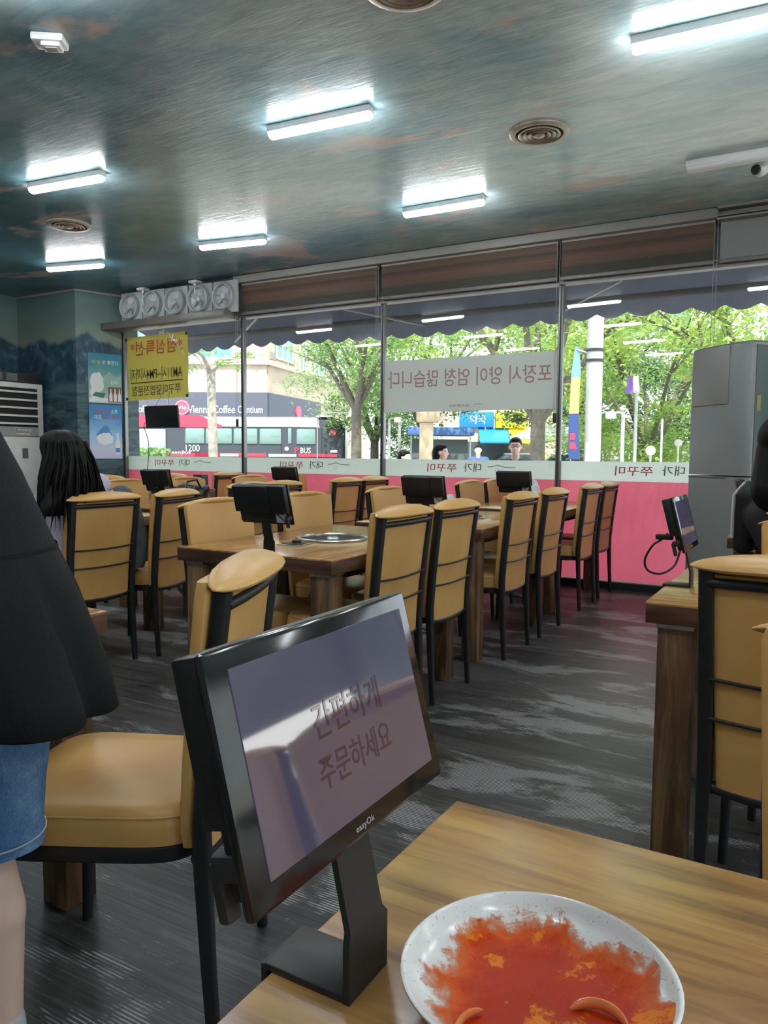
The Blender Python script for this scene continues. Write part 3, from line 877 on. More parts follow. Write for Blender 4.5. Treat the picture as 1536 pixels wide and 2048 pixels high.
# ------------------------------------------------------------------ tables with grills
def make_table(grill=True):
    t = thing('grill_table', 'x', 'table', (0, 0, 0))
    MB().box((0, 0, .746), (1.2, .8, .008), bev=.0015).build('tabletop', M['wood_top'], t)
    MB().box((0, 0, .7165), (1.198, .798, .051), bev=.002).build('edge_band', M['wood_edge'], t)
    for sx in (-1, 1):
        for sy in (-1, 1):
            x, y = sx*.525, sy*.325
            lg = MB().box((x, y, .3455), (.092, .092, .691), bev=.004).build('leg', M['wood_leg'], t)
            MB().box((x, y, .6825), (.097, .097, .014)).build('bracket', M['steel'], lg)
    MB().box((0, 0, .66), (.56, .52, .062)).build('under_tray', M['dark_plastic'], t)
    if grill:
        g = MB().lathe([(.174, .7505), (.174, .757), (.168, .761), (.158, .762), (.151, .757), (.149, .745)], 48).build('grill_rim', M['steel'], t)
        MB().lathe([(.151, .752), (.13, .7512), (.12, .7505), (.02, .7508), (.0, .7508)], 44).build('grill_pan', flat('black_pan', (.02, .02, .022), .55, spec=.2), g)
        MB().lathe([(.03, .751), (.026, .76), (.0, .765)], 20).build('grill_knob', M['steel'], g)
        c = MB().box((-.27, .02, .752), (.115, .115, .004), bev=.001).build('control_plate', M['steel'], t)
        MB().box((-.27, .02, .755), (.085, .085, .003)).build('control_cover', M['dark_plastic'], c)
        MB().cyl((-.255, .02, .756), .02, .012, 20).build('control_knob', M['black_plastic'], c)
    MB().tube(spline([(.05, .10, .64), (.05, .16, .45), (.0, .26, .28), (-.02, .34, .16), (-.02, .31, .06), (-.05, .2, .02), (-.1, .05, .018), (-.3, -.05, .018)], 5), .016, 10).build('gas_hose', M['grey_hose'], t)
    return t
TB = make_table()
tables = [((-2.0, 2.972), PI/2, 'middle table nearest us, with round grill set in its top'), ((-2.0, 4.41), PI/2, 'second grill table of the middle row, behind the nearest one'),
          ((-2.025, 5.90), PI/2, 'third grill table of the middle row, by the white banner window'), ((-4.08, 2.972), PI/2, 'grill table where the long haired person sits'),
          ((-4.15, 4.45), PI/2, 'second grill table of the far left row with black bag'), ((-4.15, 5.92), PI/2, 'third grill table of the far left row by the window'),
          ((-6.15, 5.0), PI/2, 'far grill table beside the painted column'), ((.18, 2.574), 0, 'wooden table behind the tan chair at the right edge'),
          ((.18, 4.55), 0, 'far right table in front of the grey air conditioner'), ((-1.972, .711), PI/2, 'table hidden behind the standing person, one corner showing'),
          ((.241, .395), 0, 'wood grain table in the foreground carrying the sauce plate')]
for k, (p, rz, lab) in enumerate(tables):
    if k == 0:
        TB.location = (*p, 0); TB.rotation_euler = (0, 0, rz); tag(TB, lab, None, 'wooden grill tables')
    elif k < 10:
        dup(TB, (*p, 0), rz, lab, 'wooden grill tables')
    else:
        o = make_table(False)
        o.location = (*p, 0); tag(o, lab, None, 'wooden grill tables')

# ------------------------------------------------------------------ chairs
PST = [(-.268, .90), (-.251, .765), (-.233, .6), (-.221, .45), (-.222, .36), (-.230, .187), (-.241, 0)]
def px_(z):
    for (xa, za), (xb, zb) in zip(PST, PST[1:]):
        if zb <= z <= za:
            return xa+(xb-xa)*(za-z)/(za-zb)
    return PST[0][0] if z > .9 else PST[-1][0]
def make_chair():
    t = thing('restaurant_chair', 'x', 'chair', (0, 0, 0))
    def wid(z):
        return .188+.026*(z-.4)/.5
    # cushion of the back
    rings = []
    for z, sc in ((.405, .82), (.415, .95), (.44, 1), (.55, 1), (.66, 1), (.77, 1), (.85, 1), (.90, 1), (.918, .9)):
        w_ = wid(z)+.012; th = .019*sc
        ring = []
        for y, s in sup(w_*(.97 if sc < 1 else 1), th, 36, 5):
            cv = -.022*(1-(y/.22)**2)
            ring.append((px_(z)+.036+s+cv, y, z+(.010*(1-(y/.22)**2) if z > .88 else -.018*(1-(y/.22)**2)*(1 if z < .42 else 0))))
        rings.append(ring)
    MB().loft(rings).build('backrest', M['leather'], t)
    # rear panel between the posts
    rings = []
    for z in (.395, .5, .6, .7, .8, .89):
        ring = []
        for y, s in sup(wid(z)-.016, .013, 32, 7):
            ring.append((px_(z)+.012+s-.014*(1-(y/.22)**2), y, z-(.022*(1-(y/.2)**2) if z < .4 else 0)))
        rings.append(ring)
    MB().loft(rings).build('back_panel', M['leather'], t)
    # rolled top bolster
    rings = []
    ys = [-.240, -.238, -.233, -.225, -.21, -.185, -.15, -.075, 0, .075, .15, .185, .21, .225, .233, .238, .240]
    for y in ys:
        e = max(.02, 1-(abs(y)/.2405)**2.8)**.6
        ring = []
        for k in range(18):
            a = 2*PI*k/18
            dx, dz = .050*e*math.cos(a), .0200*e*math.sin(a)
            bow = 1-(y/.24)**2
            ring.append((-.262+dx-.012*bow, y, .908+dz+.24*dx+.012*bow))
        rings.append(ring)
    bo = MB().loft(rings).build('top_roll', M['leather'], t)
    # seat
    rings = []
    for z, s in ((.398, .97), (.402, 1), (.43, 1.01), (.455, 1.0), (.468, .965), (.476, .88), (.481, .6), (.482, .2)):
        rings.append([(x, y*(1-.10*(.5-(x+.01)/.46)), z) for x, y in sup(.222*s, .218*s, 44, 5, .012, 0)])
    st = MB().loft(rings).build('seat', M['leather'], t)
    MB().tube([(x, y*(1-.10*(.5-(x+.01)/.46)), .459) for x, y in sup(.2225, .2185, 60, 5, .012, 0)+sup(.2225, .2185, 60, 5, .012, 0)[:1]], .0022, 6).build('seat_piping', M['leather'], st)
    # black seat frame
    rings = []
    for z, s in ((.366, .97), (.370, .985), (.396, .985), (.400, .97)):
        rings.append([(x, y*(1-.10*(.5-(x+.01)/.46)), z) for x, y in sup(.222*s, .218*s, 44, 5, .012, 0)])
    MB().loft(rings).build('seat_frame', M['black_metal'], t)
    for s in (-1, 1):
        pts = [(x, s*(.198+.006*max(0, z-.5)/.4), z) for x, z in PST]
        MB().tube(pts, [.017, .017, .017, .017, .017, .0145, .0125], 12, sq=3.4).build('rear_leg', M['black_metal'], t)
        MB().tube([(.185, s*.182, .385), (.190, s*.185, .2), (.198, s*.190, 0)], [.016, .0145, .0125], 12).build('front_leg', M['black_metal'], t)
    for z in (.648, .553):
        MB().tube([(px_(z)-.012-.012*(1-(y/.2)**2), y, z-.006*(1-(y/.2)**2)) for y in (-.2, -.1, 0, .1, .2)], .0045, 8).build('back_rod', M['black_metal'], t)
    MB().tube([(px_(.895)-.004-.012*(1-(y/.2)**2), y, .872) for y in (-.2, -.1, 0, .1, .2)], .012, 10).build('top_rail', M['black_metal'], t)
    MB().tube([(px_(.385)+.01-.016*(1-(y/.2)**2), y, .383-.012*(1-(y/.2)**2)) for y in (-.2, -.1, 0, .1, .2)], .014, 10).build('rear_rail', M['black_metal'], t)
    return t
CH = make_chair()
G = 'tan leather restaurant chairs'
XT, XW, XL = -1.765, -2.22, -3.53
chairs = [
 (XT, 2.775, PI, 'tan chair showing its back, nearest on the aisle side of the middle row'),
 (XT, 3.288, PI, 'tan chair showing its back, second along the aisle side of the middle row'),
 (XT, 4.183, PI, 'tan chair showing its back, third along the aisle side of the middle row'),
 (XT, 4.797, PI, 'tan chair showing its back, fourth along the aisle side of the middle row'),
 (XT-.02, 5.762, PI, 'tan chair showing its back, second from the pink window on the aisle'),
 (XT-.02, 6.29, PI, 'tan chair showing its back, closest to the pink window on the aisle'),
 (XW, 2.70, 0, 'tan chair facing us behind the nearest grill table, beside its tablet'),
 (XW, 3.39, 0, 'tan chair facing us just to the other side of the nearest large tablet'),
 (XW, 4.30, 0, 'tan chair facing us between the nearest grill and second tablet'),
 (XW, 4.86, 0, 'tan chair mostly hidden behind the second tablet of the middle row'),
 (XW-.04, 5.72, 0, 'tan chair facing us below the white banner, first of a close pair'),
 (XW-.04, 6.29, 0, 'tan chair facing us below the white banner, half behind the third tablet'),
 (XL, 2.725, PI, 'tan chair showing its back where the long haired person sits'),
 (XL+.02, 3.165, PI+.27, 'tan chair showing its back with black bag above and grey coat beside'),
 (-3.85, 4.27, PI, 'tan chair showing its back, its top just left of the nearest tablet'),
 (-3.85, 4.66, PI, 'tan chair showing its back, its top peeping out right of the nearest tablet'),
 (-3.90, 5.64, PI, 'tan chair with orange lit back standing alone before the pink film'),
 (-3.90, 6.12, PI, 'tan chair with narrow back just right of the orange lit one'),
 (-4.48, 4.77, 0, 'tan chair facing us behind the black bag'),
 (-4.48, 4.12, 0, 'tan chair facing us right of the long hair'),
 (-4.46, 5.60, 0, 'tan chair whose pale top shows above the nearest large tablet'),
 (-4.46, 6.24, 0, 'tan chair facing us to the right of the small tablet at the window'),
 (-5.88, 6.34, PI, 'far tan chair showing its back below the window frame post'),
 (-5.88, 5.47, PI, 'far tan chair whose top roll shows above the facing chair and bag'),
 (-5.88, 4.67, PI, 'far tan chair whose top shows right under the tablet by the column'),
 (-.02, 2.10, PI/2, 'large tan chair showing its back at the right edge'),
 (.03, 2.82, -PI/2, 'tan chair facing us across the right hand table'),
 (.02, 3.92, PI/2, 'tan chair carrying the dark jacketed person at the right edge'),
 (.157, .94, -PI/2, 'tan chair close to us cut by the right edge, behind the sauce table'),
 (.68, .97, -PI/2, 'tan chair outside the view beside the sauce table'),
 (-1.28, 1.12, PI+.45, 'large tan chair with empty seat behind the nearest tablet'),
]
for k, (x, y, rz, lab) in enumerate(chairs):
    if k == 0:
        CH.location = (x, y, 0); CH.rotation_euler = (0, 0, rz); tag(CH, lab, None, G)
    else:
        dup(CH, (x, y, 0), rz, lab, G)

# ------------------------------------------------------------------ order tablets
def screen_mat():
    m, t, p = nt('glossy_order_screen')
    f = noise_tex(t, coords(t), 6, 2)
    r = ramp(t, [(.3, (.045, .042, .085)), (.7, (.085, .07, .11))])
    L(t, f, r.inputs[0])
    p.inputs['Base Color'].default_value = (.02, .02, .03, 1)
    p.inputs['Roughness'].default_value = .04
    p.inputs['Specular IOR Level'].default_value = 1.0
    p.inputs['IOR'].default_value = 2.1
    L(t, r.outputs[0], p.inputs['Emission Color'])
    p.inputs['Emission Strength'].default_value = .35
    return m
M['screen'] = screen_mat()
M['screen_text'] = mat('dim_screen_text', (.015, .01, .012), .04, emit=(.05, .028, .042), estr=.35)
M['screen_text'].node_tree.nodes['Principled BSDF'].inputs['IOR'].default_value = 2.1
M['bezel'] = mat('glossy_black_bezel', (.012, .012, .013), .12)
def make_tablet():
    t = thing('order_tablet', 'x', 'tablet', (0, 0, 0))
    MB().box((.033, 0, .003), (.078, .056, .006), bev=.0015).box((-.006, 0, -.03), (.006, .056, .07), bev=.001).build('clamp_base', M['black_metal'], t)
    MB().loft([[(x, y, z) for x, y in ((xx-.0028, -w_), (xx+.0028, -w_), (xx+.0028, w_), (xx-.0028, w_))] for xx, z, w_ in ((.071, .0, .028), (.071, .045, .028), (.069, .052, .023), (.034, .20, .022), (.026, .24, .022))]).build('stand_plate', M['black_metal'], t)
    mt = Matrix.Translation((.046, 0, .198)) @ Matrix.Rotation(-.256, 4, 'Y')
    MB().box((0, 0, 0), (.010, .262, .168), bev=.004, mtx=mt).build('tablet_body', M['bezel'], t)
    s = MB().box((.0053, .002, .002), (.0012, .226, .136), mtx=mt).build('screen', M['screen'], t)
    ink = M['screen_text']
    base = plane_m((.0064, .02, 0), (0, 1, 0), (0, 0, 1))
    l1 = text_mb('간편하게', .092, .026, mt @ plane_m((.0063, .008, .012), (0, 1, 0), (0, 0, 1)))
    text_mb('주문하세요', .100, .024, mt @ plane_m((.0063, .008, -.024), (0, 1, 0), (0, 0, 1)), mb=l1)
    l1.build('screen_lettering', ink, s, smooth=False)
    text_mb('easyOk', .026, .0062, mt @ plane_m((.0053, 0, -.0755), (0, 1, 0), (0, 0, 1))).build('logo_lettering', flat('silver_print', (.36, .33, .33)), t, smooth=False)
    MB().box((-.0165, .003, .027), (.025, .258, .112), bev=.003, mtx=mt).box((-.031, .042, .027), (.008, .176, .108), bev=.002, mtx=mt).box((-.010, .0, -.004), (.012, .25, .140), bev=.003, mtx=mt).build('rear_case', M['black_plastic'], t)
    MB().box((-.0164, -.085, -.050), (.001, .052, .044), mtx=mt).build('sticker', flat('grey_label', (.42, .42, .42)), t)
    st = MB().box((-.0172, -.085, -.034), (.0006, .03, .005), mtx=mt).box((0, 0, 0), (.0006, .055, .005), mtx=mt @ Matrix.Translation((-.0172, -.085, -.052)) @ Matrix.Rotation(.7, 4, 'X'))
    st.build('sticker_print', M['black_plastic'], t)
    MB().box((-.012, -.118, -.052), (.03, .02, .018), bev=.003, mtx=mt).box((-.026, -.120, -.068), (.01, .014, .04), bev=.003, mtx=mt).build('cable_clip', M['dark_plastic'], t)
    return t
TA = make_tablet()
tabs = [((-.360, .476, .75), 0, 'large order tablet on the foreground table, its screen towards us'),
        ((-1.955, 2.372, .75), PI/2, 'order tablet seen from behind on the nearest grill table'),
        ((-1.965, 3.81, .75), PI/2, 'order tablet seen from behind on the second middle table'),
        ((-1.985, 5.30, .75), PI/2, 'order tablet seen from behind on the third middle table'),
        ((-4.10, 5.32, .75), PI/2, 'small order tablet seen from behind between the second window post and bus'),
        ((-4.11, 3.85, .75), PI/2, 'order tablet seen from behind right of the long hair'),
        ((-5.95, 4.40, .75), PI/2, 'far small order tablet in front of the painted column'),
        ((-.420, 2.50, .75), .0, 'order tablet seen edge on at the end of the right hand table'),
        ((-.420, 4.54, .75), .15, 'dark order tablet on a post by the grey air conditioner')]
for k, (p, rz, lab) in enumerate(tabs):
    if k == 0:
        TA.location = p; tag(TA, lab, None, 'order tablets clamped to the tables')
    else:
        o = dup(TA, p, rz, lab, 'order tablets clamped to the tables')
        if k == 7:
            MB().tube(spline([(.012, -.085, .170), (-.005, -.09, .150), (-.03, -.09, .13), (-.052, -.085, .085), (-.045, -.07, .05), (-.01, -.05, .04), (.025, -.03, .065), (.04, -.02, .115)], 6), .0035, 8).build('cable', M['black_plastic'], o)
            MB().box((.003, -.086, .158), (.05, .02, .016), bev=.003).build('cable_plug', M['black_plastic'], o)

# ------------------------------------------------------------------ plate with sauce
PC = Vector((-.168, .520, .7502))
def plate_r(a):
    return 1+.022*math.sin(2*a+.6)+.012*math.sin(3*a+1.9)
def plate_z(r):      # r as a fraction of the rim radius
    return .006+.022*max(0, (r-.55)/.45)**1.6
PR = .098
pl = thing('dinner_plate', 'speckled white plate smeared with red sauce on the wood table', 'plate', PC)
g = MB(); rings = []; SEG = 72
def pring(r, z):
    return [(PR*r*plate_r(2*PI*k/SEG)*math.cos(2*PI*k/SEG), PR*r*plate_r(2*PI*k/SEG)*math.sin(2*PI*k/SEG), z) for k in range(SEG)]
for r, z in [(.02, .0005), (.55, .0005), (.6, .002), (.8, .011), (.97, .0245), (1.0, .0275), (1.003, .0298), (.99, .0305), (.965, .0290)]:
    rings.append(pring(r, z))
for k in range(9):
    r = .94-.92*k/8
    rings.append(pring(r, plate_z(r)))
g.loft(rings)
def plate_mat():
    m, t, p = nt('speckled_white_glaze')
    f = noise_tex(t, coords(t), 420, 2)
    r = ramp(t, [(.30, (.35, .30, .26)), (.34, (.70, .71, .70))])
    L(t, f, r.inputs[0]); L(t, r.outputs[0], p.inputs['Base Color'])
    p.inputs['Roughness'].default_value = .18
    return m
g.build('plate_body', plate_mat(), pl, ang=60)
def sauce_mat():
    m, t, p = nt('red_chilli_sauce')
    at = N(t, 'ShaderNodeAttribute'); at.attribute_name = 'edge'
    n1 = noise_tex(t, coords(t), 26, 8, .7, .5)
    n2 = noise_tex(t, coords(t), 95, 6, .75, 1.0)
    n3 = noise_tex(t, coords(t), 22, 5, .65)
    d = mth(t, 'ADD', at.outputs['Fac'], mth(t, 'MULTIPLY', mth(t, 'SUBTRACT', n1, .5), 1.0))
    d = mth(t, 'ADD', d, mth(t, 'MULTIPLY', mth(t, 'SUBTRACT', n2, .5), 1.15))
    col = ramp(t, [(.0, (.66, .30, .12)), (.2, (.62, .13, .02)), (.38, (.55, .065, .003)), (.6, (.46, .036, .001)), (.9, (.40, .024, .001))])
    L(t, d, col.inputs[0])
    oil = ramp(t, [(.59, (0, 0, 0)), (.64, (1, 1, 1))])
    L(t, mth(t, 'ADD', n3, mth(t, 'MULTIPLY', mth(t, 'SUBTRACT', n2, .5), .3)), oil.inputs[0])
    c = mixc(t, mth(t, 'MULTIPLY', oil.outputs[0], .8), col.outputs[0], (.75, .22, .008))
    sp = ramp(t, [(.61, (0, 0, 0)), (.66, (1, 1, 1))])
    L(t, n2, sp.inputs[0])
    c = mixc(t, mth(t, 'MULTIPLY', sp.outputs[0], .7), c, (.30, .01, .004))
    L(t, c, p.inputs['Base Color'])
    p.inputs['Roughness'].default_value = .3
    p.inputs['Specular IOR Level'].default_value = .12
    al = ramp(t, [(.02, (0, 0, 0)), (.14, (.55, .55, .55)), (.34, (1, 1, 1))])
    L(t, d, al.inputs[0])
    L(t, al.outputs[0], p.inputs['Alpha'])
    bump(t, p, mth(t, 'ADD', n1, mth(t, 'MULTIPLY', n2, .5)), .3, .003)
    return m
g = MB(); rings = []; ed = []
NR = 40
for i in range(NR+1):
    ring = []
    for k in range(SEG):
        a = 2*PI*k/SEG
        lim = .90+.05*math.sin(a*3+1)+.05*math.sin(a*7+2)+.03*math.sin(a*13)
        dirn = math.cos(a-R(-10))           # deeper towards the near side
        q = max(.02, i/NR*lim)
        ed.append(max(-.3, min(1, (1-i/NR)*2.0 + .16*dirn - .02)))
        rr = PR*q*plate_r(a)
        ring.append((rr*math.cos(a), rr*math.sin(a), plate_z(q)+.0012+.0016*max(0, 1-i/NR)))
    rings.append(ring)
g.loft(rings, cap0=True, cap1=False)
sau = g.build('chilli_sauce', sauce_mat(), None, ang=80)
sau.location = PC
at = sau.data.attributes.new('edge', 'FLOAT', 'POINT')
at.data.foreach_set('value', ed)
tag(sau, 'red orange chilli sauce left over on the white plate', 'sauce')
onion = flat('sauced_onion', (.68, .20, .06), .2)
ON1, ON2 = (.047, .005), (-.031, -.050)
def sliver(pts, lab, r):
    o = MB().tube([(PC.x+x, PC.y+y, PC.z+z) for x, y, z in pts], r, 12, asp=.6).build('onion_slice', onion)
    tag(o, lab, 'food', 'onion slices left in the sauce')
def arc(cx, cy, rad, a0, a1, z):
    return [(cx+rad*math.cos(R(a0+(a1-a0)*k/10)), cy+rad*math.sin(R(a0+(a1-a0)*k/10)), z+.003*math.sin(PI*k/10)) for k in range(11)]
sliver(arc(ON1[0], ON1[1]-.022, .024, 35, 150, .0105), 'curved onion slice near the right of the plate', [.001, .0028, .0036, .004, .004, .004, .004, .004, .0036, .0028, .001])
sliver(arc(ON2[0]+.03, ON2[1]-.01, .034, 140, 215, .0105), 'curved onion slice at the bottom left of the plate', [.001, .0028, .0036, .004, .004, .004, .004, .004, .0036, .0028, .001])

# ------------------------------------------------------------------ small things on tables
nb = thing('napkin_box', 'small black napkin box standing before the pink window film', 'box', (-5.35, 5.62, 0))
MB().box((0, 0, .86), (.11, .10, .14), bev=.006).build('case', M['dark_plastic'], nb)
MB().box((0, 0, .60), (.20, .20, .38), bev=.004).box((0, 0, .2), (.05, .05, .42)).box((0, 0, .01), (.24, .24, .02)).build('small_stand', M['wood_edge'], nb)
def crumple(name, lab, loc, s):
    b = bmesh.new(); bmesh.ops.create_icosphere(b, subdivisions=3, radius=1)
    for v in b.verts:
        n_ = noise.noise(v.co*2.1+Vector(loc)*3)
        v.co = Vector((v.co.x*s[0], v.co.y*s[1], v.co.z*s[2]))*(1+.5*n_)
    zmin = min(v.co.z for v in b.verts)
    mb = MB().add([v.co-Vector((0, 0, zmin)) for v in b.verts], [[v.index for v in f.verts] for f in b.faces])
    o = mb.build(name, M['paper'], None, ang=10, loc=loc)
    tag(o, lab, 'tissue', 'white tissues on the tables')
crumple('paper_napkin', 'white tissue beside the second tablet of the middle row', (-1.86, 3.93, .7502), (.05, .04, .075))
crumple('paper_napkin', 'white tissue in front of the third tablet of the middle row', (-1.86, 5.22+.17, .7502), (.055, .045, .10))
crumple('paper_napkin', 'white tissue on the table by the small black napkin box', (-4.20, 3.98, .7502), (.07, .05, .025))
bag = MB()
for k in range(26):
    a = rng.uniform(0, 2*PI)
    bag.capsule((-4.05+rng.uniform(-.1, .1), 4.10+rng.uniform(-.16, .16), .80+rng.uniform(-.03, .08)), (-4.05+rng.uniform(-.12, .12), 4.10+rng.uniform(-.2, .2), .80+rng.uniform(-.04, .10)), .035, .03, 8)
bag.box((-4.05, 4.1, .80), (.2, .34, .09), bev=.03)
fb = finish(bag, .012, 3).build('black_bag', flat('black_nylon', (.012, .012, .014), .3))
tag(fb, 'crumpled shiny black bag lying on the table behind the chair', 'bag')
ho = MB().tube([(-3.98, 4.0, .86), (-3.98, 4.05, .94), (-3.98, 4.14, .95), (-3.98, 4.2, .86)], .008, 8).build('bag_strap', flat('black_nylon', (0, 0, 0)), fb)
# grey coat folded over the seat side of the second chair
ct = MB(); rings = []
for z, w_, d_, dy in ((.50, .13, .07, 0), (.56, .15, .085, .0), (.68, .145, .08, .01), (.80, .12, .075, .01), (.88, .10, .07, .0), (.94, .06, .05, -.01), (.96, .02, .02, -.01)):
    rings.append([(-3.44+w_*math.cos(2*PI*k/28)*(1+.10*math.sin(5*2*PI*k/28+z*9)), 2.99+dy+d_*math.sin(2*PI*k/28)*(1+.12*math.sin(4*2*PI*k/28+z*7)), z) for k in range(28)])
co = ct.loft(rings).build('grey_coat', M['grey_cloth'], None, ang=60)
tag(co, 'slate grey coat bundled between the two chairs beside the long hair', 'coat')
MB().ell((-3.45, 2.97, .925), (.05, .045, .022)).build('pale_cuff', M['white_cloth'], co)
# ------------------------------------------------------------------ people
def hand(mb, wrist, fwd, up, side, s=1.0, curl=.5):
    """palm, four unequal bent fingers and a side thumb"""
    f = Vector(fwd).normalized(); u = Vector(up); u = (u-f*u.dot(f)).normalized(); r = f.cross(u)*side
    wv = Vector(wrist)
    for k in range(4):
        o = (k-1.5)*.019*s
        base = wv+f*.085*s+r*o
        mb.capsule(wv+f*.012*s+r*o*.6, base, .014*s, .0125*s, 8)
        ln = (.072, .082, .077, .060)[k]*s
        d1 = (f-u*curl*.5).normalized(); d2 = (f-u*curl*1.6).normalized()
        m1 = base+d1*ln*.5
        mb.capsule(base, m1, .0095*s, .0085*s, 8)
        mb.capsule(m1, m1+d2*ln*.5, .0085*s, .0065*s, 8)
    tb = wv+f*.03*s-r*.030*s
    td = (f*.75-r*.65-u*.25).normalized()
    mb.capsule(wv+f*.015*s-r*.01*s, tb, .014*s, .012*s, 8)
    mb.capsule(tb, tb+td*.04*s, .011*s, .010*s, 8)
    mb.capsule(tb+td*.04*s, tb+td*.04*s+(td+f*.5).normalized()*.03*s, .0095*s, .007*s, 8)
def head_mb(mb, c, f, s=1.0):
    """skull, jaw, nose, lips, ears; f = facing direction"""
    c = Vector(c); f = Vector(f); f.z = 0; f.normalize(); r = Vector((f.y, -f.x, 0)); u = Vector((0, 0, 1))
    mt = Matrix(((f.x, r.x, 0, c.x), (f.y, r.y, 0, c.y), (0, 0, 1, c.z), (0, 0, 0, 1)))
    mb.ell((-.008*s, 0, .025*s), (.098*s, .077*s, .092*s), 22, 14, mtx=mt)
    mb.ell((.028*s, 0, -.035*s), (.062*s, .060*s, .078*s), 18, 12, mtx=mt)
    mb.ell((.052*s, 0, -.085*s), (.028*s, .030*s, .024*s), 12, 8, mtx=mt)
    mb.capsule(c+f*.088*s+u*.018*s, c+f*.104*s-u*.022*s, .009*s, .014*s, 8)
    mb.ell((.084*s, 0, -.052*s), (.012*s, .026*s, .006*s), 12, 6, mtx=mt)
    mb.ell((.080*s, 0, -.063*s), (.012*s, .022*s, .007*s), 12, 6, mtx=mt)
    for k in (-1, 1):
        mb.ell((-.005*s, k*.080*s, -.005*s), (.020*s, .010*s, .032*s), 10, 8, mtx=mt)
        mb.capsule(c+f*.080*s+r*k*.045*s+u*.034*s, c+f*.086*s+r*k*.018*s+u*.034*s, .010*s, .010*s, 8)
    return mt
def eyes(c, f, par, s=1.0):
    c = Vector(c); f = Vector(f); f.z = 0; f.normalize(); r = Vector((f.y, -f.x, 0))
    for k in (-1, 1):
        p = c+f*.080*s+r*k*.031*s+Vector((0, 0, .014*s))
        e = MB().ell((p.x, p.y, p.z), (.012*s, .012*s, .009*s), 12, 8).build('eye', M['white_plastic'], par)
        q = p+f*.009*s
        MB().ell((q.x, q.y, q.z), (.005*s, .005*s, .005*s), 10, 6).build('iris', M['hair'], e)
def standing(name, label, loc, yaw, h, shirt, trousers, hair_len=.0, glasses=False, gp=None):
    s = h/1.7
    f = Vector((math.cos(yaw), math.sin(yaw), 0)); r = Vector((f.y, -f.x, 0))
    def W(x, y, z): return Vector(loc)+f*x*s+r*y*s+Vector((0, 0, z*s))
    legs = [(W(0, k*.09, .93), W(.015, k*.10, .50), .088*s, .056*s) for k in (-1, 1)]+[(W(.015, k*.10, .50), W(-.01, k*.10, .09), .055*s, .036*s) for k in (-1, 1)]
    feet = [(W(-.02, k*.10, .045), W(.15, k*.115, .032), .042*s, .032*s) for k in (-1, 1)]
    tor = [(W(0, k*.075, .96), W(0, k*.07, 1.16), .105*s, .098*s) for k in (-1, 1)]+[(W(0, k*.07, 1.16), W(-.01, k*.095, 1.32), .098*s, .102*s) for k in (-1, 1)]+[(W(-.01, -.17, 1.385), W(-.01, .17, 1.385), .056*s, .056*s)]
    arms = [(W(-.01, k*.19, 1.38), W(-.03, k*.235, 1.10), .052*s, .040*s) for k in (-1, 1)]
    fore = [(W(-.03, k*.235, 1.10), W(.06, k*.235, .87), .039*s, .027*s) for k in (-1, 1)]
    neck = [(W(-.01, 0, 1.38), W(.01, 0, 1.52), .056*s, .050*s)]
    b = MB()
    for q in legs+feet+tor+arms+fore+neck:
        b.capsule(*q, 12)
    for k in (-1, 1):
        hand(b, W(.06, k*.235, .87), f*.35*1+Vector((0, 0, -1)), -r*k, k, s)
    hc = W(.03, 0, 1.60)
    head_mb(b, hc, f, s)
    t = finish(b, .011*s, 3).build(name, M['skin'], None, ang=80)
    tag(t, label, 'person', gp)
    c = MB()
    for a, d, ra, rb in tor+arms+fore:
        c.capsule(a, d, ra+.016*s, rb+.014*s, 12)
    finish(c, .014*s, 4).build('shirt', shirt, t, ang=80)
    c = MB()
    for a, d, ra, rb in legs:
        c.capsule(a, d, ra+.016*s, rb+.020*s, 12)
    for k in (-1, 1):
        c.capsule(W(0, k*.06, .96), W(0, k*.08, .9), .115*s, .10*s, 12)
    finish(c, .014*s, 4).build('trousers', trousers, t, ang=80)
    c = MB()
    for a, d, ra, rb in feet:
        c.capsule(a, d, ra+.01*s, rb+.01*s, 12)
    finish(c, .012*s, 2).build('shoes', M['black_plastic'], t, ang=80)
    hb = MB()
    mt = Matrix(((f.x, r.x, 0, hc.x), (f.y, r.y, 0, hc.y), (0, 0, 1, hc.z), (0, 0, 0, 1)))
    hb.ell((-.022*s, 0, .042*s), (.100*s, .086*s, .090*s), 20, 12, mtx=mt)
    hb.ell((.030*s, 0, .085*s), (.065*s, .072*s, .038*s), 16, 10, mtx=mt)
    if hair_len:
        hb.capsule(hc-f*.05*s, hc-f*.07*s-Vector((0, 0, hair_len)), .085*s, .06*s)
    finish(hb, .010*s, 2).build('hair', M['hair'], t, ang=80)
    eyes(hc, f, t, s)
    if glasses:
        g = MB()
        for k in (-1, 1):
            p = hc+f*.100*s+r*k*.032*s+Vector((0, 0, .014*s))
            g.tube([p+r*.026*s*math.cos(2*PI*q/14)+Vector((0, 0, .020*s*math.sin(2*PI*q/14))) for q in range(15)], .0028*s, 6)
            g.tube([p+r*k*.026*s, hc+r*k*.088*s+Vector((0, 0, .014*s))], .0025*s, 6)
        g.tube([hc+f*.102*s-r*.008*s+Vector((0, 0, .016*s)), hc+f*.102*s+r*.008*s+Vector((0, 0, .016*s))], .0025*s, 6)
        g.build('glasses', M['black_plastic'], t)
    return t
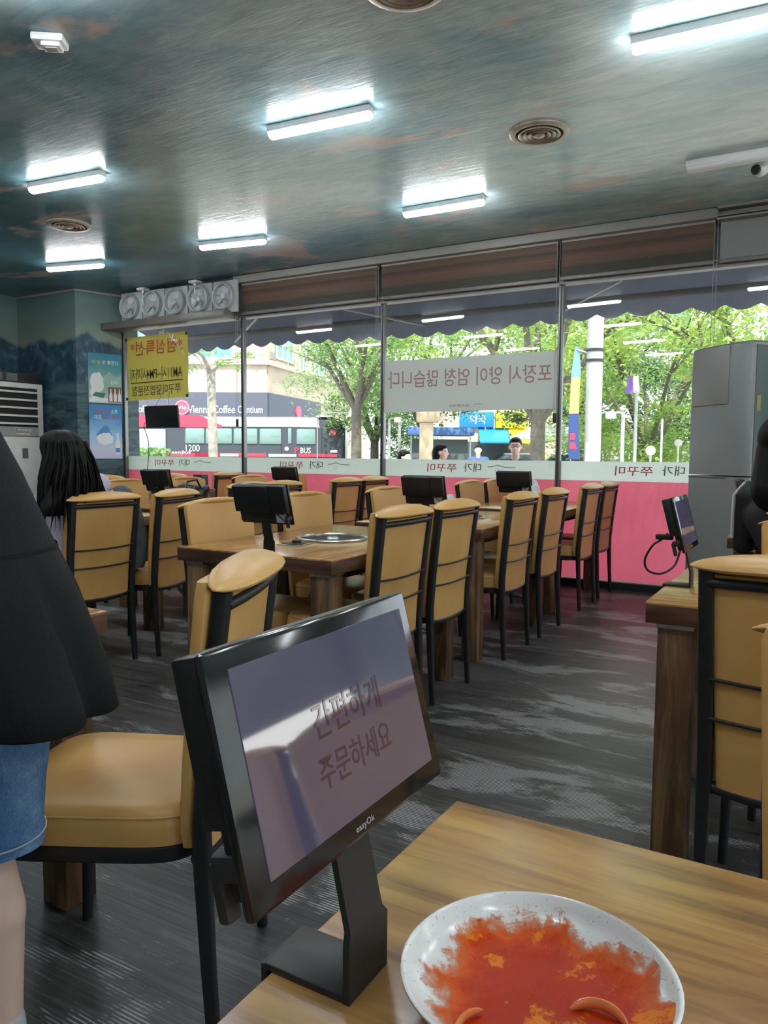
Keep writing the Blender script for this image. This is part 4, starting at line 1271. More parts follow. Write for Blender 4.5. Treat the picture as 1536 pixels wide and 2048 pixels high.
# -- person with long hair seated at the far table, back to us, facing -X
V = Vector
def seated(name, label, hip, f, lean, head, shirt, trousers, tilt=0.0):
    f = V(f).normalized(); r = V((f.y, -f.x, 0)); up = V((0, 0, 1))
    hip = V(hip); ch = hip+up*.40+f*lean+r*tilt; head = V(head)
    sh = [ch+r*k*.165+up*.02 for k in (-1, 1)]
    tor = [(hip+r*k*.075, hip+up*.18+f*lean*.4+r*(k*.065+tilt*.45), .112, .095) for k in (-1, 1)]+[(hip+up*.18+f*lean*.4+r*(k*.065+tilt*.45), ch-up*.07+r*k*.085, .095, .10) for k in (-1, 1)]+[(sh[0], sh[1], .054, .054)]
    el = [sh[i]-up*.24+f*.10+r*k*.05 for i, k in enumerate((-1, 1))]
    wr = [el[i]+f*.22+up*.06-r*k*.06 for i, k in enumerate((-1, 1))]
    arms = [(sh[i], el[i], .05, .039) for i in (0, 1)]; fore = [(el[i], wr[i], .038, .026) for i in (0, 1)]
    kn = [hip+f*.44+r*k*.10-up*.0 for k in (-1, 1)]; an = [V((kn[i].x, kn[i].y, .09))-f*.05 for i in (0, 1)]
    th = [(hip+r*k*.085, kn[i], .085, .062) for i, k in enumerate((-1, 1))]; shn = [(kn[i], an[i], .056, .036) for i in (0, 1)]
    ft = [(an[i]-up*.045-f*.02, an[i]-up*.055+f*.15, .042, .032) for i in (0, 1)]
    b = MB()
    for q in tor+arms+fore+th+shn+ft+[(ch+up*.02, head-up*.08, .054, .048)]:
        b.capsule(*q, 12)
    for i, k in enumerate((-1, 1)):
        hand(b, wr[i], f-up*.15, up, k, .95)
    head_mb(b, head, f, .97)
    t = finish(b, .010, 3).build(name, M['skin'], None, ang=80); tag(t, label, 'person')
    c = MB()
    for a, d, ra, rb in tor+arms+fore:
        c.capsule(a, d, ra+.018, rb+.016, 12)
    finish(c, .012, 4).build('shirt', shirt, t, ang=80)
    c = MB()
    for a, d, ra, rb in th+shn:
        c.capsule(a, d, ra+.016, rb+.018, 12)
    c.capsule(hip+r*.06, hip-r*.06, .125, .125)
    finish(c, .013, 4).build('trousers', trousers, t, ang=80)
    c = MB()
    for a, d, ra, rb in ft:
        c.capsule(a, d, ra+.01, rb+.01, 12)
    finish(c, .012, 2).build('shoes', M['black_plastic'], t, ang=80)
    eyes(head, f, t, .97)
    return t, head, f, r
wm, hc, f, r = seated('person', 'seated person with long black hair and lavender top, back to us', (-3.50, 2.70, .545), (-1, -.12, 0), .03, (-3.44, 2.585, 1.150), M['lavender'], M['black_cloth'], .06)
hb = MB(); rings = []
for z, rx, ry, ox, oy in ((.112, .03, .03, -.01, 0), (.098, .075, .065, -.012, 0), (.07, .104, .090, -.015, 0), (.02, .118, .104, -.03, 0), (-.05, .112, .110, -.05, 0), (-.12, .092, .122, -.07, .01), (-.19, .075, .142, -.085, .03), (-.25, .06, .160, -.09, .05), (-.29, .04, .150, -.095, .07), (-.32, .02, .10, -.10, .08)):
    ring = []
    for k in range(40):
        a = 2*PI*k/40
        j = 1+.035*math.sin(9*a+z*7)+.02*math.sin(17*a)
        p = hc+f*(ox+rx*math.cos(a)*j)+r*(-oy+ry*math.sin(a)*j)+V((0, 0, z))
        ring.append(p)
    rings.append(ring)
hb.loft(rings)
for k in range(120):
    a = rng.uniform(-1.9, 1.9)
    st = hc+f*(-.03-.095*math.cos(a))+r*(.105*math.sin(a))+V((0, 0, rng.uniform(.0, .06)))
    ln = rng.uniform(.30, .46)
    sp = .085*math.sin(a)+rng.uniform(-.03, .03)
    en = hc+f*(-.09-.06*math.cos(a)+rng.uniform(-.02, .03))+r*(.105*math.sin(a)*1.15+sp+.0)+V((0, 0, -ln+.06))
    md = st.lerp(en, .5)+f*(-.03*math.cos(a))+r*(.02*math.sin(a))
    rr = rng.uniform(.006, .012)
    hb.tube([st, st.lerp(md, .5)-f*.012, md, md.lerp(en, .5)+r*rng.uniform(-.01, .01), en], [rr*.8, rr, rr, rr*.8, .001], 6, asp=.6)
hb.build('long_hair', M['hair'], wm, ang=70)
# -- person in the dark tracksuit top, back to us, at the right edge
dm, hc, f, r = seated('person', 'person in black jacket with white stripes cut by the right edge', (-.03, 3.90, .55), (.1, 1, 0), .04, (-.185, 3.86, 1.205), M['track_black'], M['black_cloth'], -.11)
hq = MB(); mt = Matrix(((f.x, r.x, 0, hc.x), (f.y, r.y, 0, hc.y), (0, 0, 1, hc.z), (0, 0, 0, 1)))
hq.ell((-.025, 0, .03), (.108, .094, .104), 20, 12, mtx=mt).capsule(hc-f*.03-V((0, 0, .02)), hc-f*.05-V((0, 0, .20)), .095, .11)
finish(hq, .010, 2).build('hair', M['hair'], dm, ang=80)
sp = MB()
shl = V((-.03, 3.90, .55))+V((0, 0, .42))+f*.04+r*(-.11)-r*.165
for off, n0, n1 in ((.0, 0, 3), (.022, 0, 3)):
    p0 = shl-r*.058+V((0, 0, .03))-f*(.035-off); 
    sp.tube([p0+r*.03+V((0, 0, .028)), p0-r*.014-V((0, 0, .03)), p0-r*.022-V((0, 0, .12))+f*.03, p0-r*.030-V((0, 0, .24))+f*.075], .008, 8)
sp.build('white_stripe', M['white_cloth'], dm)

# -- standing person close to us at the left edge: dark flared jacket, denim shorts
fp = V((-.98, -.20, 0)).normalized(); rp = V((fp.y, -fp.x, 0)); base = V((-1.241, .700, 0))
def W(x, y, z): return base+fp*x+rp*y+V((0, 0, z))
b = MB()
LX = .075
leg = []
for k in (-1, 1):
    leg += [(W(0, k*.085, .86), W(.03, k*LX, .47), .092, .062), (W(.03, k*LX, .47), W(-.005, k*LX, .33), .056, .060), (W(-.005, k*LX, .33), W(-.02, k*LX, .09), .057, .036)]
    b.capsule(W(-.035, k*LX, .05), W(.13, k*(LX+.01), .034), .042, .032)
for q in leg:
    b.capsule(*q, 18)
tor = []
for k in (-1, 1):
    tor += [(W(0, k*.07, .90), W(.05, k*.065, 1.05), .11, .10), (W(.05, k*.065, 1.05), W(.16, k*.09, 1.24), .10, .10)]
tor.append((W(.20, -.165, 1.29), W(.20, .165, 1.29), .052, .052))
armu = [(W(.20, k*.185, 1.28), W(.25, k*.215, 1.03), .046, .038) for k in (-1, 1)]
armf = [(W(.25, k*.215, 1.03), W(.46, k*.17, .95), .037, .026) for k in (-1, 1)]
for q in tor+armu+armf+[(W(.20, 0, 1.29), W(.27, 0, 1.41), .052, .048)]:
    b.capsule(*q, 14)
for k in (-1, 1):
    hand(b, W(.46, k*.17, .95), fp-V((0, 0, .2)), V((0, 0, 1)), k, .95)
hcen = W(.31, 0, 1.48)
head_mb(b, hcen, fp, .97)
pp = finish(b, .008, 4).build('person', M['skin'], None, ang=80)
tag(pp, 'standing person at the left edge in flared black jacket and denim shorts', 'person')
eyes(hcen, fp, pp, .97)
hq = MB(); mt = Matrix(((fp.x, rp.x, 0, hcen.x), (fp.y, rp.y, 0, hcen.y), (0, 0, 1, hcen.z), (0, 0, 0, 1)))
hq.ell((-.025, 0, .035), (.105, .09, .098), 20, 12, mtx=mt).capsule(hcen-fp*.05, hcen-fp*.09-V((0, 0, .12)), .085, .05)
finish(hq, .010, 2).build('hair', M['hair'], pp, ang=80)
# shorts: two wide legs and a seat
for_sh = MB()
for k in (-1, 1):
    rings = []
    for z, rx, ry, ox in ((.93, .13, .10, 0), (.84, .135, .105, 0), (.70, .133, .105, .012), (.58, .122, .100, .022), (.50, .118, .098, .026), (.462, .121, .100, .027)):
        rings.append([W(ox+rx*math.cos(2*PI*q/36)*(1+.03*math.sin(5*2*PI*q/36+z*11+k)), k*.080+ry*math.sin(2*PI*q/36)*(1+.03*math.sin(4*2*PI*q/36+z*9)), z) for q in range(36)])
    inner = []
    for z, rx, ry, ox in ((.463, .114, .093, .027), (.52, .100, .082, .024), (.70, .09, .08, .012)):
        inner.append([W(ox+rx*math.cos(2*PI*q/36), k*.080+ry*math.sin(2*PI*q/36), z) for q in range(36)])
    for_sh.loft(rings+inner)
so_ = for_sh.build('denim_shorts', M['denim'], pp, ang=60)
hm_ = MB()
for k in (-1, 1):
    hm_.tube([W(.027+.124*math.cos(2*PI*q/36), k*.080+.103*math.sin(2*PI*q/36), .482) for q in range(37)], .0016, 5)
hm_.build('hem_stitching', flat('pale_thread', (.45, .50, .55)), so_)
# jacket: yoke above a waist seam, pleated skirt below
jk = MB(); rings = []
def jr(z, rx, ry, ox, amp, oy=0.0):
    ring = []
    for q in range(96):
        a = 2*PI*q/96
        pl_ = 1+amp*(abs(math.sin(a*5+.4))**.55-.6)+amp*.35*math.sin(a*3+z*5)
        ring.append(W(ox+rx*math.cos(a)*pl_, oy+ry*math.sin(a)*pl_, z+(.012*math.sin(a*2+.5) if z < .75 else 0)))
    return ring
prof = [(.735, .250, .245, -.025, .20), (.740, .254, .249, -.025, .20), (.79, .244, .243, -.02, .17), (.85, .228, .235, -.01, .13), (.92, .205, .222, .0, .07), (.985, .187, .208, .02, .02), (.992, .184, .206, .022, .0),
        (1.04, .178, .205, .045, .0), (1.12, .172, .205, .085, .0), (1.20, .160, .205, .13, .0), (1.27, .130, .195, .175, .0), (1.32, .085, .13, .205, .0), (1.345, .06, .07, .22, 0)]
outer = [jr(*q) for q in prof]
inner = [jr(z, rx-.012, ry-.012, ox, am) for z, rx, ry, ox, am in prof[1:6]]
jk.loft(list(reversed(inner))+outer, cap0=False, cap1=True)
for (a, d, ra, rb) in armu+armf:
    jk.capsule(a, d, ra+.034, rb+.03, 18)
for (a, d, ra, rb) in tor:
    jk.capsule(a, d, ra+.024, rb+.024, 18)
jk.capsule(W(.20, 0, 1.29), W(.235, 0, 1.36), .068, .06, 18)
jo = jk.build('jacket', M['black_cloth'], pp, ang=75)
sm_ = MB()
sm_.loft([[p.lerp(W(.02, 0, .988), -.012) for p in jr(.985, .182, .205, .02, .0)], [p.lerp(W(.02, 0, .988), -.018) for p in jr(.990, .182, .205, .02, .0)], [p.lerp(W(.02, 0, .988), -.008) for p in jr(.996, .182, .205, .02, .0)]], cap0=False, cap1=False)
sm_.build('waist_seam', M['black_cloth'], jo)
sk = MB()
for k in (-1, 1):
    sk.capsule(W(-.02, k*LX, .135), W(-.022, k*LX, .07), .042, .044)
    sk.capsule(W(-.04, k*LX, .046), W(.135, k*(LX+.01), .040), .046, .038)
finish(sk, .008, 3).build('sneakers', flat('pale_sneaker', (.55, .57, .60), .7), pp, ang=80)
# ------------------------------------------------------------------ outdoors
GZ = -.30
struct(bx('pavement', (-20, 60, GZ-.05), (260, 240, .1), mat('pale_paving', (.50, .48, .45), .85, 0, .12, .8)))
struct(MB().box((-24, 22.0, GZ+.006), (90, 8.5, .012), mtx=Matrix.Translation((-24, 22, 0)) @ Matrix.Rotation(R(30), 4, 'Z') @ Matrix.Translation((24, -22, 0))).build('road', mat('asphalt', (.09, .09, .095), .9, 0, .15, 2)))
# awning over the pavement
am = translucent('navy_awning_cloth', (.20, .21, .27), .22, .5, .0, 0, .12, 2)
t = thing('awning', 'dark navy awning with scalloped edge outside the window', 'awning', (-3.0, 6.9, 2.9))
AX0, AX1 = -5.4, 7.0
g = MB(); n = 60; rows = []
for y, z in ((.0, .17), (.5, .0), (1.0, -.17)):
    rows.append([(AX0+(AX1-AX0)*i/n, y, z) for i in range(n+1)])
g.loft(rows, closed=False, cap0=False, cap1=False).build('canopy', am, t)
g = MB(); per = .30; cnt = int((AX1-AX0)/per*10)
top = []; bot = []
for i in range(cnt+1):
    x = AX0+(AX1-AX0)*i/cnt
    top.append((x, 1.01, -.17)); bot.append((x, 1.015+.012*math.sin(x*5), -.345-.055*abs(math.sin(PI*x/per))+.02*math.sin(x*1.3)))
g.loft([top, bot], closed=False, cap0=False, cap1=False).build('valance', am, t)
MB().box(((AX0+AX1)/2, 1.0, -.185), (AX1-AX0, .05, .06), bev=.01).build('front_bar', M['trim_white'], t)
MB().cyl((0, 0, 0), .05, AX1-AX0, 16, mtx=Matrix.Translation((AX0, .0, .17)) @ Matrix.Rotation(PI/2, 4, 'Y')).build('roller', M['trim_white'], t)
for xa, xb in ((-4.41, -4.02), (-1.58, -2.50), (-5.56, -6.85), (.9, .3), (3.0, 2.3)):
    MB().tube([(xa+3, -.15, -.26), (xb+3, .96, -.30)], .014, 8).build('folding_arm', M['trim_white'], t)

# trees
def leaf_mat(name, a, b, c):
    m, t, p = nt(name)
    t.nodes.remove(p)
    d, tr, gl, m1, m2 = N(t, 'ShaderNodeBsdfDiffuse'), N(t, 'ShaderNodeBsdfTranslucent'), N(t, 'ShaderNodeBsdfGlossy'), N(t, 'ShaderNodeMixShader'), N(t, 'ShaderNodeMixShader')
    f = noise_tex(t, coords(t), .9, 5, .7)
    r = ramp(t, [(.35, a), (.5, b), (.66, c)])
    L(t, f, r.inputs[0])
    L(t, r.outputs[0], d.inputs[0]); L(t, r.outputs[0], tr.inputs[0])
    gl.inputs['Roughness'].default_value = .4
    m1.inputs[0].default_value = .45; m2.inputs[0].default_value = .05
    L(t, d.outputs[0], m1.inputs[1]); L(t, tr.outputs[0], m1.inputs[2]); L(t, m1.outputs[0], m2.inputs[1]); L(t, gl.outputs[0], m2.inputs[2])
    L(t, m2.outputs[0], t.nodes['Material Output'].inputs[0])
    return m
LM = [leaf_mat('bright_leaf', (.22, .36, .08), (.36, .52, .13), (.56, .66, .18)), leaf_mat('mid_leaf', (.16, .30, .11), (.27, .42, .16), (.42, .56, .20)), leaf_mat('deep_leaf', (.14, .26, .14), (.23, .36, .19), (.34, .47, .22))]
bark = mat('grey_bark', (.13, .115, .10), .9, 0, .25, 12, .5, 18)
pale_bark = mat('pale_mottled_bark', (.36, .33, .29), .85, 0, .3, 9, .3, 20)
def tree(label, x, y, trunk_r, fork, cz, rad, nleaf, ls, lm, bk=bark, seed=1, nb=6, lean=(0, 0), clumps=46, gp='street trees'):
    q = random.Random(seed)
    t = thing('street_tree', label, 'tree', (x, y, GZ), 0, gp)
    b = MB()
    fk = V((lean[0], lean[1], fork))
    b.tube([(0, 0, 0), (lean[0]*.3, lean[1]*.3, fork*.4), fk], [trunk_r*1.15, trunk_r, trunk_r*.92], 12)
    cs = V((lean[0], lean[1], cz))
    for k in range(nb):
        a = 2*PI*k/nb+q.uniform(-.3, .3)
        e = cs+V((rad[0]*.75*math.cos(a), rad[1]*.75*math.sin(a), rad[2]*q.uniform(-.15, .6)))
        md = fk.lerp(e, .5)+V((0, 0, rad[2]*.12))
        b.tube([fk-V((0, 0, .15)), md, e], [trunk_r*.62, trunk_r*.36, trunk_r*.10], 8)
        for j in range(2):
            e2 = e+V((q.uniform(-1, 1)*rad[0]*.4, q.uniform(-1, 1)*rad[1]*.4, q.uniform(-.1, .4)*rad[2]))
            b.tube([md, md.lerp(e2, .6), e2], [trunk_r*.28, trunk_r*.16, trunk_r*.05], 6)
    b.build('trunk', bk, t)
    # leaves in layered clumps
    vs = []; fs = []
    cl = []
    for k in range(clumps):
        while True:
            p = V((q.uniform(-1, 1), q.uniform(-1, 1), q.uniform(-1, 1)))
            if .35 < p.length < 1: break
        cl.append((V((p.x*rad[0], p.y*rad[1], p.z*rad[2]))+cs, q.uniform(.18, .34)*max(rad)))
    for k in range(int(nleaf*2.3)):
        c, rr = cl[k % len(cl)]
        p = c+V((q.gauss(0, .5)*rr, q.gauss(0, .5)*rr, q.gauss(0, .22)*rr))
        s_ = ls*.62*q.uniform(.6, 1.3)
        d = V((q.gauss(0, 1), q.gauss(0, 1), q.gauss(0, .45)-.2)).normalized(); u = d.cross(V((q.gauss(0, .4), q.gauss(0, .4), 1))).normalized()
        o = len(vs)
        vs += [p-d*s_, p+u*s_*.45, p+d*s_, p-u*s_*.45]
        fs.append((o, o+1, o+2, o+3))
    MB().add(vs, fs).build('foliage', lm, t, smooth=False)
    return t
tree('big forked tree seen below the white banner', -6.26, 18.4, .19, 2.35, 5.6, (4.6, 3.6, 2.5), 7000, .13, LM[0], seed=3, nb=7)
tree('slender spreading tree behind the rear of the bus', -12.84, 20.4, .17, 2.9, 5.0, (2.7, 2.6, 2.1), 3600, .13, LM[1], seed=5)
tree('leafy tree right behind the utility pole', -4.98, 25.2, .15, 1.3, 4.1, (3.8, 3.4, 3.3), 7600, .15, LM[0], seed=8)
tree('leafy tree above the grey air conditioner', -1.6, 21.1, .18, 2.6, 5.3, (3.6, 3.0, 2.6), 4600, .14, LM[0], seed=11)
tree('dark green tree beyond the blue stall', -13.83, 27.0, .2, 2.4, 5.0, (3.2, 3.0, 3.1), 4200, .17, LM[1], seed=13)
tree('deep green tree beyond the hanging street banner', -9.06, 32.2, .22, 2.4, 5.4, (4.2, 3.6, 4.0), 4600, .2, LM[2], seed=17)
tree('deep green tree rising over the yellow shop', -12.6, 44.4, .22, 4.4, 8.4, (4.4, 3.8, 3.4), 4200, .22, LM[1], seed=19)
tree('deep green tree behind the purple flag', -7.2, 36.0, .22, 2.0, 4.4, (4.4, 3.6, 3.9), 4600, .22, LM[2], seed=23)
tree('deep green tree beside the white towers', -3.6, 39.0, .22, 2.0, 4.2, (4.4, 3.6, 3.8), 4200, .22, LM[2], seed=29)
tree('dense tree between bus and brick pillar', -17.6, 29.5, .2, 2.0, 4.6, (3.2, 3.0, 3.4), 3600, .18, LM[1], seed=31)
tree('pale slim trunk with few leaves in front of the bus', -9.80, 10.65, .085, 3.05, 3.15, (.75, .75, .30), 240, .075, LM[1], pale_bark, 37, 4, (-.06, .0), 9)
for k, (x, y, wd, ht, lab) in enumerate([(-30, 62, 5, 4.2, 'distant bushy tree low behind the slender tree'), (-23, 60, 5, 4.2, 'distant bushy tree low behind the brick pillar'), (-16, 62, 5, 4.0, 'distant bushy tree low beside the corner shop'), (-11.5, 52, 4, 4.0, 'distant bushy tree low behind the parasols'), (-8, 58, 4.5, 4.2, 'distant bushy tree low behind the utility pole'), (-3.5, 55, 4.5, 4.4, 'distant bushy tree low behind the railing'), (1, 56, 4.5, 4.6, 'distant bushy tree low near the grey air conditioner')]):
    tree(lab, x, y, .14, .8, ht*.5, (wd, 2.5, ht*.55), 2600, .26, LM[2], seed=60+k, nb=5, gp='distant bushy trees')
hq = MB(); q = random.Random(4); vs = []; fs = []
for k in range(1400):
    p = V((q.uniform(-1.0, .5), q.uniform(-.5, .5), q.uniform(.0, 1.56)))
    d = V((q.gauss(0, 1), q.gauss(0, 1), q.gauss(0, 1))).normalized(); u = d.orthogonal().normalized(); o = len(vs)
    vs += [p-d*.1, p+u*.06, p+d*.1, p-u*.06]; fs.append((o, o+1, o+2, o+3))
h_ = hq.add(vs, fs).build('clipped_hedge', LM[1], None, smooth=False, loc=(-22.6, 21.2, GZ), rot=(0, 0, R(30)))
tag(h_, 'low clipped hedge seen at the lower corner of the first window', 'hedge')

# buses: local x runs forward to the rear end, y away from us
def M3(n_, c, r=.5): return flat(n_, c, r)
bw, bk_, brd, bwin = M3('bus_white', (.78, .79, .80), .25), M3('bus_black', (.045, .05, .065), .25), M3('bus_red', (.72, .045, .09), .3), M3('bus_window', (.20, .30, .29), .08)
tyre = M3('tyre', (.02, .02, .02), .8)
def bus(label, loc, rz, ln, body, roof, front=False):
    t = thing('bus', label, 'bus', loc, rz)
    def sec(x, ins, zt):
        return [(x, 0+ins, .30), (x, 0+ins, 2.45), (x, .10+ins, zt-.42), (x, .35+ins, zt-.3), (x, 2.1-ins, zt-.3), (x, 2.35-ins, zt-.42), (x, 2.45-ins, 2.45), (x, 2.45-ins, .30)]
    MB().loft([sec(-ln, .12, 3.2), sec(-ln+.15, .02, 3.3), sec(-.55, 0, 3.3), sec(-.2, .02, 3.16), sec(0, .14, 2.7)]).build('body', body, t)
    # shaped roof pod
    MB().loft([[(x, y, z) for y, z in ((-.01+i, 2.54), (.08+i, 2.90-i), (.4, 3.0-i), (2.05, 3.0-i), (2.35-i, 2.90-i), (2.46-i, 2.54))] for x, i in ((-ln+.1, .06), (-ln+.6, 0), (-1.3, 0), (-.5, .12), (-.2, .3))]).build('roof', roof, t)
    for xw in (-ln+1.9, -2.2):
        w_ = MB().cyl((0, 0, 0), .48, .26, 28, mtx=Matrix.Translation((xw, -.02, .48)) @ Matrix.Rotation(-PI/2, 4, 'X')).build('wheel', tyre, t)
        MB().cyl((0, 0, 0), .26, .03, 24, mtx=Matrix.Translation((xw, -.03, .48)) @ Matrix.Rotation(-PI/2, 4, 'X')).build('hub_cap', M['steel'], w_)
    return t
LB = 10.6
tb_ = bus('black and white city bus with red skirt stripes passing outside', (-18.1, 27.84, GZ), R(30), LB, bk_, bw)
for k, (pa, pb) in enumerate([(370, 409), (411, 426), (430, 464), (467, 515), (519, 563), (576, 583), (593, 631)]):
    xa, xb = (pa-690)*.0216, (pb-690)*.0216
    MB().box(((xa+xb)/2, -.012, 2.15), (xb-xa, .03, .68), bev=.05 if xb-xa > .3 else .02).build('window', bwin, tb_)
st = MB()
for xa, xb in ((-8.6, -5.4), (-6.5, -3.4), (-2.0, -.35)):
    st.box(((xa+xb)/2, -.014, 1.32), (xb-xa, .03, .14))
st.build('red_stripe', brd, tb_)
st = MB()
for xa, xb in ((-5.4, -4.6), (-3.3, -2.1), (-7.75, -7.0)):
    st.box(((xa+xb)/2, -.014, 1.31), (xb-xa, .03, .12))
st.build('white_stripe', bw, tb_)
FN = lambda x, z, y=-.035: plane_m((x, y, z), (1, 0, 0), (0, 0, 1))
text_mb('1200', .60, .30, FN(-6.58, 1.60)).build('route_number', M['paper'], tb_, smooth=False)
text_mb('LeanBus', .95, .12, FN(-7.15, 1.42)).build('side_lettering', M['paper'], tb_, smooth=False)
text_mb('BUS', .44, .24, FN(-1.70, 1.53)).build('bus_lettering', M['paper'], tb_, smooth=False)
text_mb('P', .18, .26, FN(-2.08, 1.53)).build('red_letter', brd, tb_, smooth=False)
MB().box((-.50, -.02, 2.30), (.24, .03, .26), bev=.02).build('red_square_sign', brd, tb_)
text_mb('버스', .17, .10, FN(-.50, 2.30, -.042)).build('sign_lettering', M['paper'], tb_, smooth=False)
MB().box((-.48, -.015, 1.50), (.30, .03, .11)).build('white_plate', bw, tb_)
MB().cyl((0, 0, 0), .09, .03, 18, mtx=Matrix.Translation((-2.52, -.0, 1.60)) @ Matrix.Rotation(PI/2, 4, 'X')).build('round_badge', bw, tb_)
MB().box((-1.0, -.012, 1.75), (.02, .02, 1.4)).box((-2.75, -.012, 1.8), (.02, .02, 1.3)).build('door_seam', M['black_plastic'], tb_)
MB().box((-.9, .4, 3.0), (.7, .8, .06), bev=.02).build('roof_hatch', bw, tb_)
mr = MB().tube([(-.06, .25, 2.5), (.16, .1, 2.4), (.20, .05, 2.1), (.14, .02, 1.75)], .03, 8).build('tail_lamp_arm', bw, tb_)
MB().loft([[(x, -.02, 2.50), (x, -.02, z), (x, 2.47, z), (x, 2.47, 2.50)] for x, z in ((-10.55, 3.02), (-6.3, 3.02), (-5.3, 2.58))]).build('red_roof_panel', brd, tb_)
pg_ = M3('pale_bus_glass', (.33, .40, .46), .1)
for xa, xb in ((-10.3, -9.35), (-9.25, -7.75)):
    MB().box(((xa+xb)/2, -.012, 1.70), (xb-xa, .03, 1.45), bev=.04).build('front_glass', pg_, tb_)

# buildings
cream, stone = mat('cream_stone_cladding', (.56, .46, .37), .8, 0, .08, .6), mat('beige_stone_band', (.50, .41, .335), .8, 0, .12, .9)
fas = M3('slate_blue_fascia', (.085, .095, .135), .6)
tealg, wfr = M3('teal_window_glass', (.14, .33, .32), .08), M3('white_window_frame', (.75, .76, .74), .5)
bd = thing('coffee_shop_building', 'cream building with dark coffee shop signboard behind the bus', 'building', (-28.69, 35.5, GZ-.45), R(30))
ra = math.atan2(54.48-35.5, -33.92+28.69)-R(30)    # the wing that recedes round the corner
Mw = Matrix.Rotation(ra, 4, 'Z')
def wing(nm, m, x0, x1, z0, z1, depth, proud=0.0):
    MB().box(((x0+x1)/2, depth/2-proud, (z0+z1)/2), (x1-x0, depth, z1-z0)).build(nm, m, bd)
def wing2(nm, m, x0, x1, z0, z1, depth, proud=0.0, par=None):
    return MB().box(((x0+x1)/2, depth/2-proud, (z0+z1)/2), (x1-x0, depth, z1-z0), mtx=Mw).build(nm, m, par or bd)
wing('wall', cream, -16, 0, 0, 13.5, 8)
wing('fascia', fas, -16, .2, 3.4, 5.35, .6, .3)
wing('stone_band', stone, -16, .15, 5.35, 7.0, .5, .2)
wing('cornice', cream, -16, .3, 6.95, 7.25, .6, .4)
wing2('wall', cream, 0, 21, 0, 13.5, 8)
wing2('fascia', fas, 0, 9, 3.4, 5.35, .6, .3)
wing2('stone_band', stone, 0, 21, 5.35, 7.0, .5, .2)
wing2('cornice', cream, 0, 21, 6.95, 7.25, .6, .4)
wing('shop_window', M3('dark_shop_glass', (.06, .08, .09), .1), -15.5, -.5, .5, 3.3, .2, .1)
def win(x, z, w_, h_, two=False, nx=2, nz=2):
    mtx = Mw if two else None
    f_ = MB().box((x, -.03, z), (w_, .12, h_), mtx=mtx).build('window', tealg, bd)
    g = MB()
    for k in range(nx+1):
        g.box((x-w_/2+w_*k/nx, -.11, z), (.10, .06, h_+.1), mtx=mtx)
    for k in (0, .32, 1):
        g.box((x, -.11, z-h_/2+h_*k), (w_+.1, .06, .10), mtx=mtx)
    g.build('window_frame', wfr, f_)
win(-3.0, 8.6, 2.3, 2.6); win(-8.2, 8.6, 2.3, 2.6); win(-12.5, 8.6, 2.3, 2.6)
win(2.9, 8.9, 2.6, 2.7, True, 3); win(6.3, 8.6, .5, 2.6, True, 1); win(9.5, 8.5, 2.4, 2.6, True, 3); win(14, 8.5, 2.4, 2.6, True, 3); win(18, 8.5, 2.4, 2.6, True, 3)
for x, two in ((-1.0, False), (1.2, True), (4.2, True), (11.6, True)):
    MB().box((x, -.03, 7.62), (.95, .10, .42), mtx=Mw if two else None).build('vent_grille', M3('grey_grille', (.30, .28, .26), .7), bd)
pink = M3('pink_round_sign', (.62, .08, .16), .4)
FB = lambda x, z, y=-.33: plane_m((x, y, z), (1, 0, 0), (0, 0, 1))
MB().cyl((0, 0, 0), .44, .08, 28, mtx=Matrix.Translation((-4.75, -.3, 4.45)) @ Matrix.Rotation(PI/2, 4, 'X')).build('round_sign', pink, bd)
MB().lathe([(.40, 0), (.40, .02), (.37, .02), (.37, 0)], 28, mtx=Matrix.Translation((-4.75, -.385, 4.45)) @ Matrix.Rotation(PI/2, 4, 'X')).build('sign_ring', M['paper'], bd)
text_mb('Vie', .5, .24, FB(-4.75, 4.45, -.40)).build('sign_lettering', M['paper'], bd, smooth=False)
text_mb('Vienna Coffee', 2.75, .46, FB(-3.05, 4.36)).build('sign_lettering', M['paper'], bd, smooth=False)
text_mb('e Coffee', 1.5, .42, FB(-7.2, 4.36)).build('sign_lettering', M['paper'], bd, smooth=False)
text_mb('Contium', 1.45, .42, FB(-.80, 4.36)).build('sign_lettering', M['paper'], bd, smooth=False)
MB().cyl((0, 0, 0), .42, .08, 28, mtx=Mw @ Matrix.Translation((4.6, -.3, 4.45)) @ Matrix.Rotation(PI/2, 4, 'X')).build('round_sign', pink, bd)
# white towers far away
whm = M3('white_tower_wall', (.80, .80, .79), .7)
def tower(label, loc, w_, d_, h_, rz, rows):
    t = thing('white_tower', label, 'building', loc, rz, 'white towers behind the trees')
    MB().box((0, 0, h_/2), (w_, d_, h_)).build('wall', whm, t)
    for i in range(2):
        for k in range(rows):
            MB().box((-w_/4+w_/2*i, -d_/2-.02, h_-2.2-3.0*k), (1.5, .1, 1.7)).build('window', tealg, t)
    MB().box((0, 0, h_+.2), (w_+.4, d_+.4, .4)).build('roof', M3('grey_roof', (.4, .4, .4), .8), t)
tower('pale tower showing between the leaves above the air conditioner', (-13.0, 86.5, GZ), 8, 8, 17.5, R(25), 4)
tower('lower pale tower beside the taller one behind the leaves', (-5.2, 92.0, GZ), 8, 8, 24, R(25), 5)

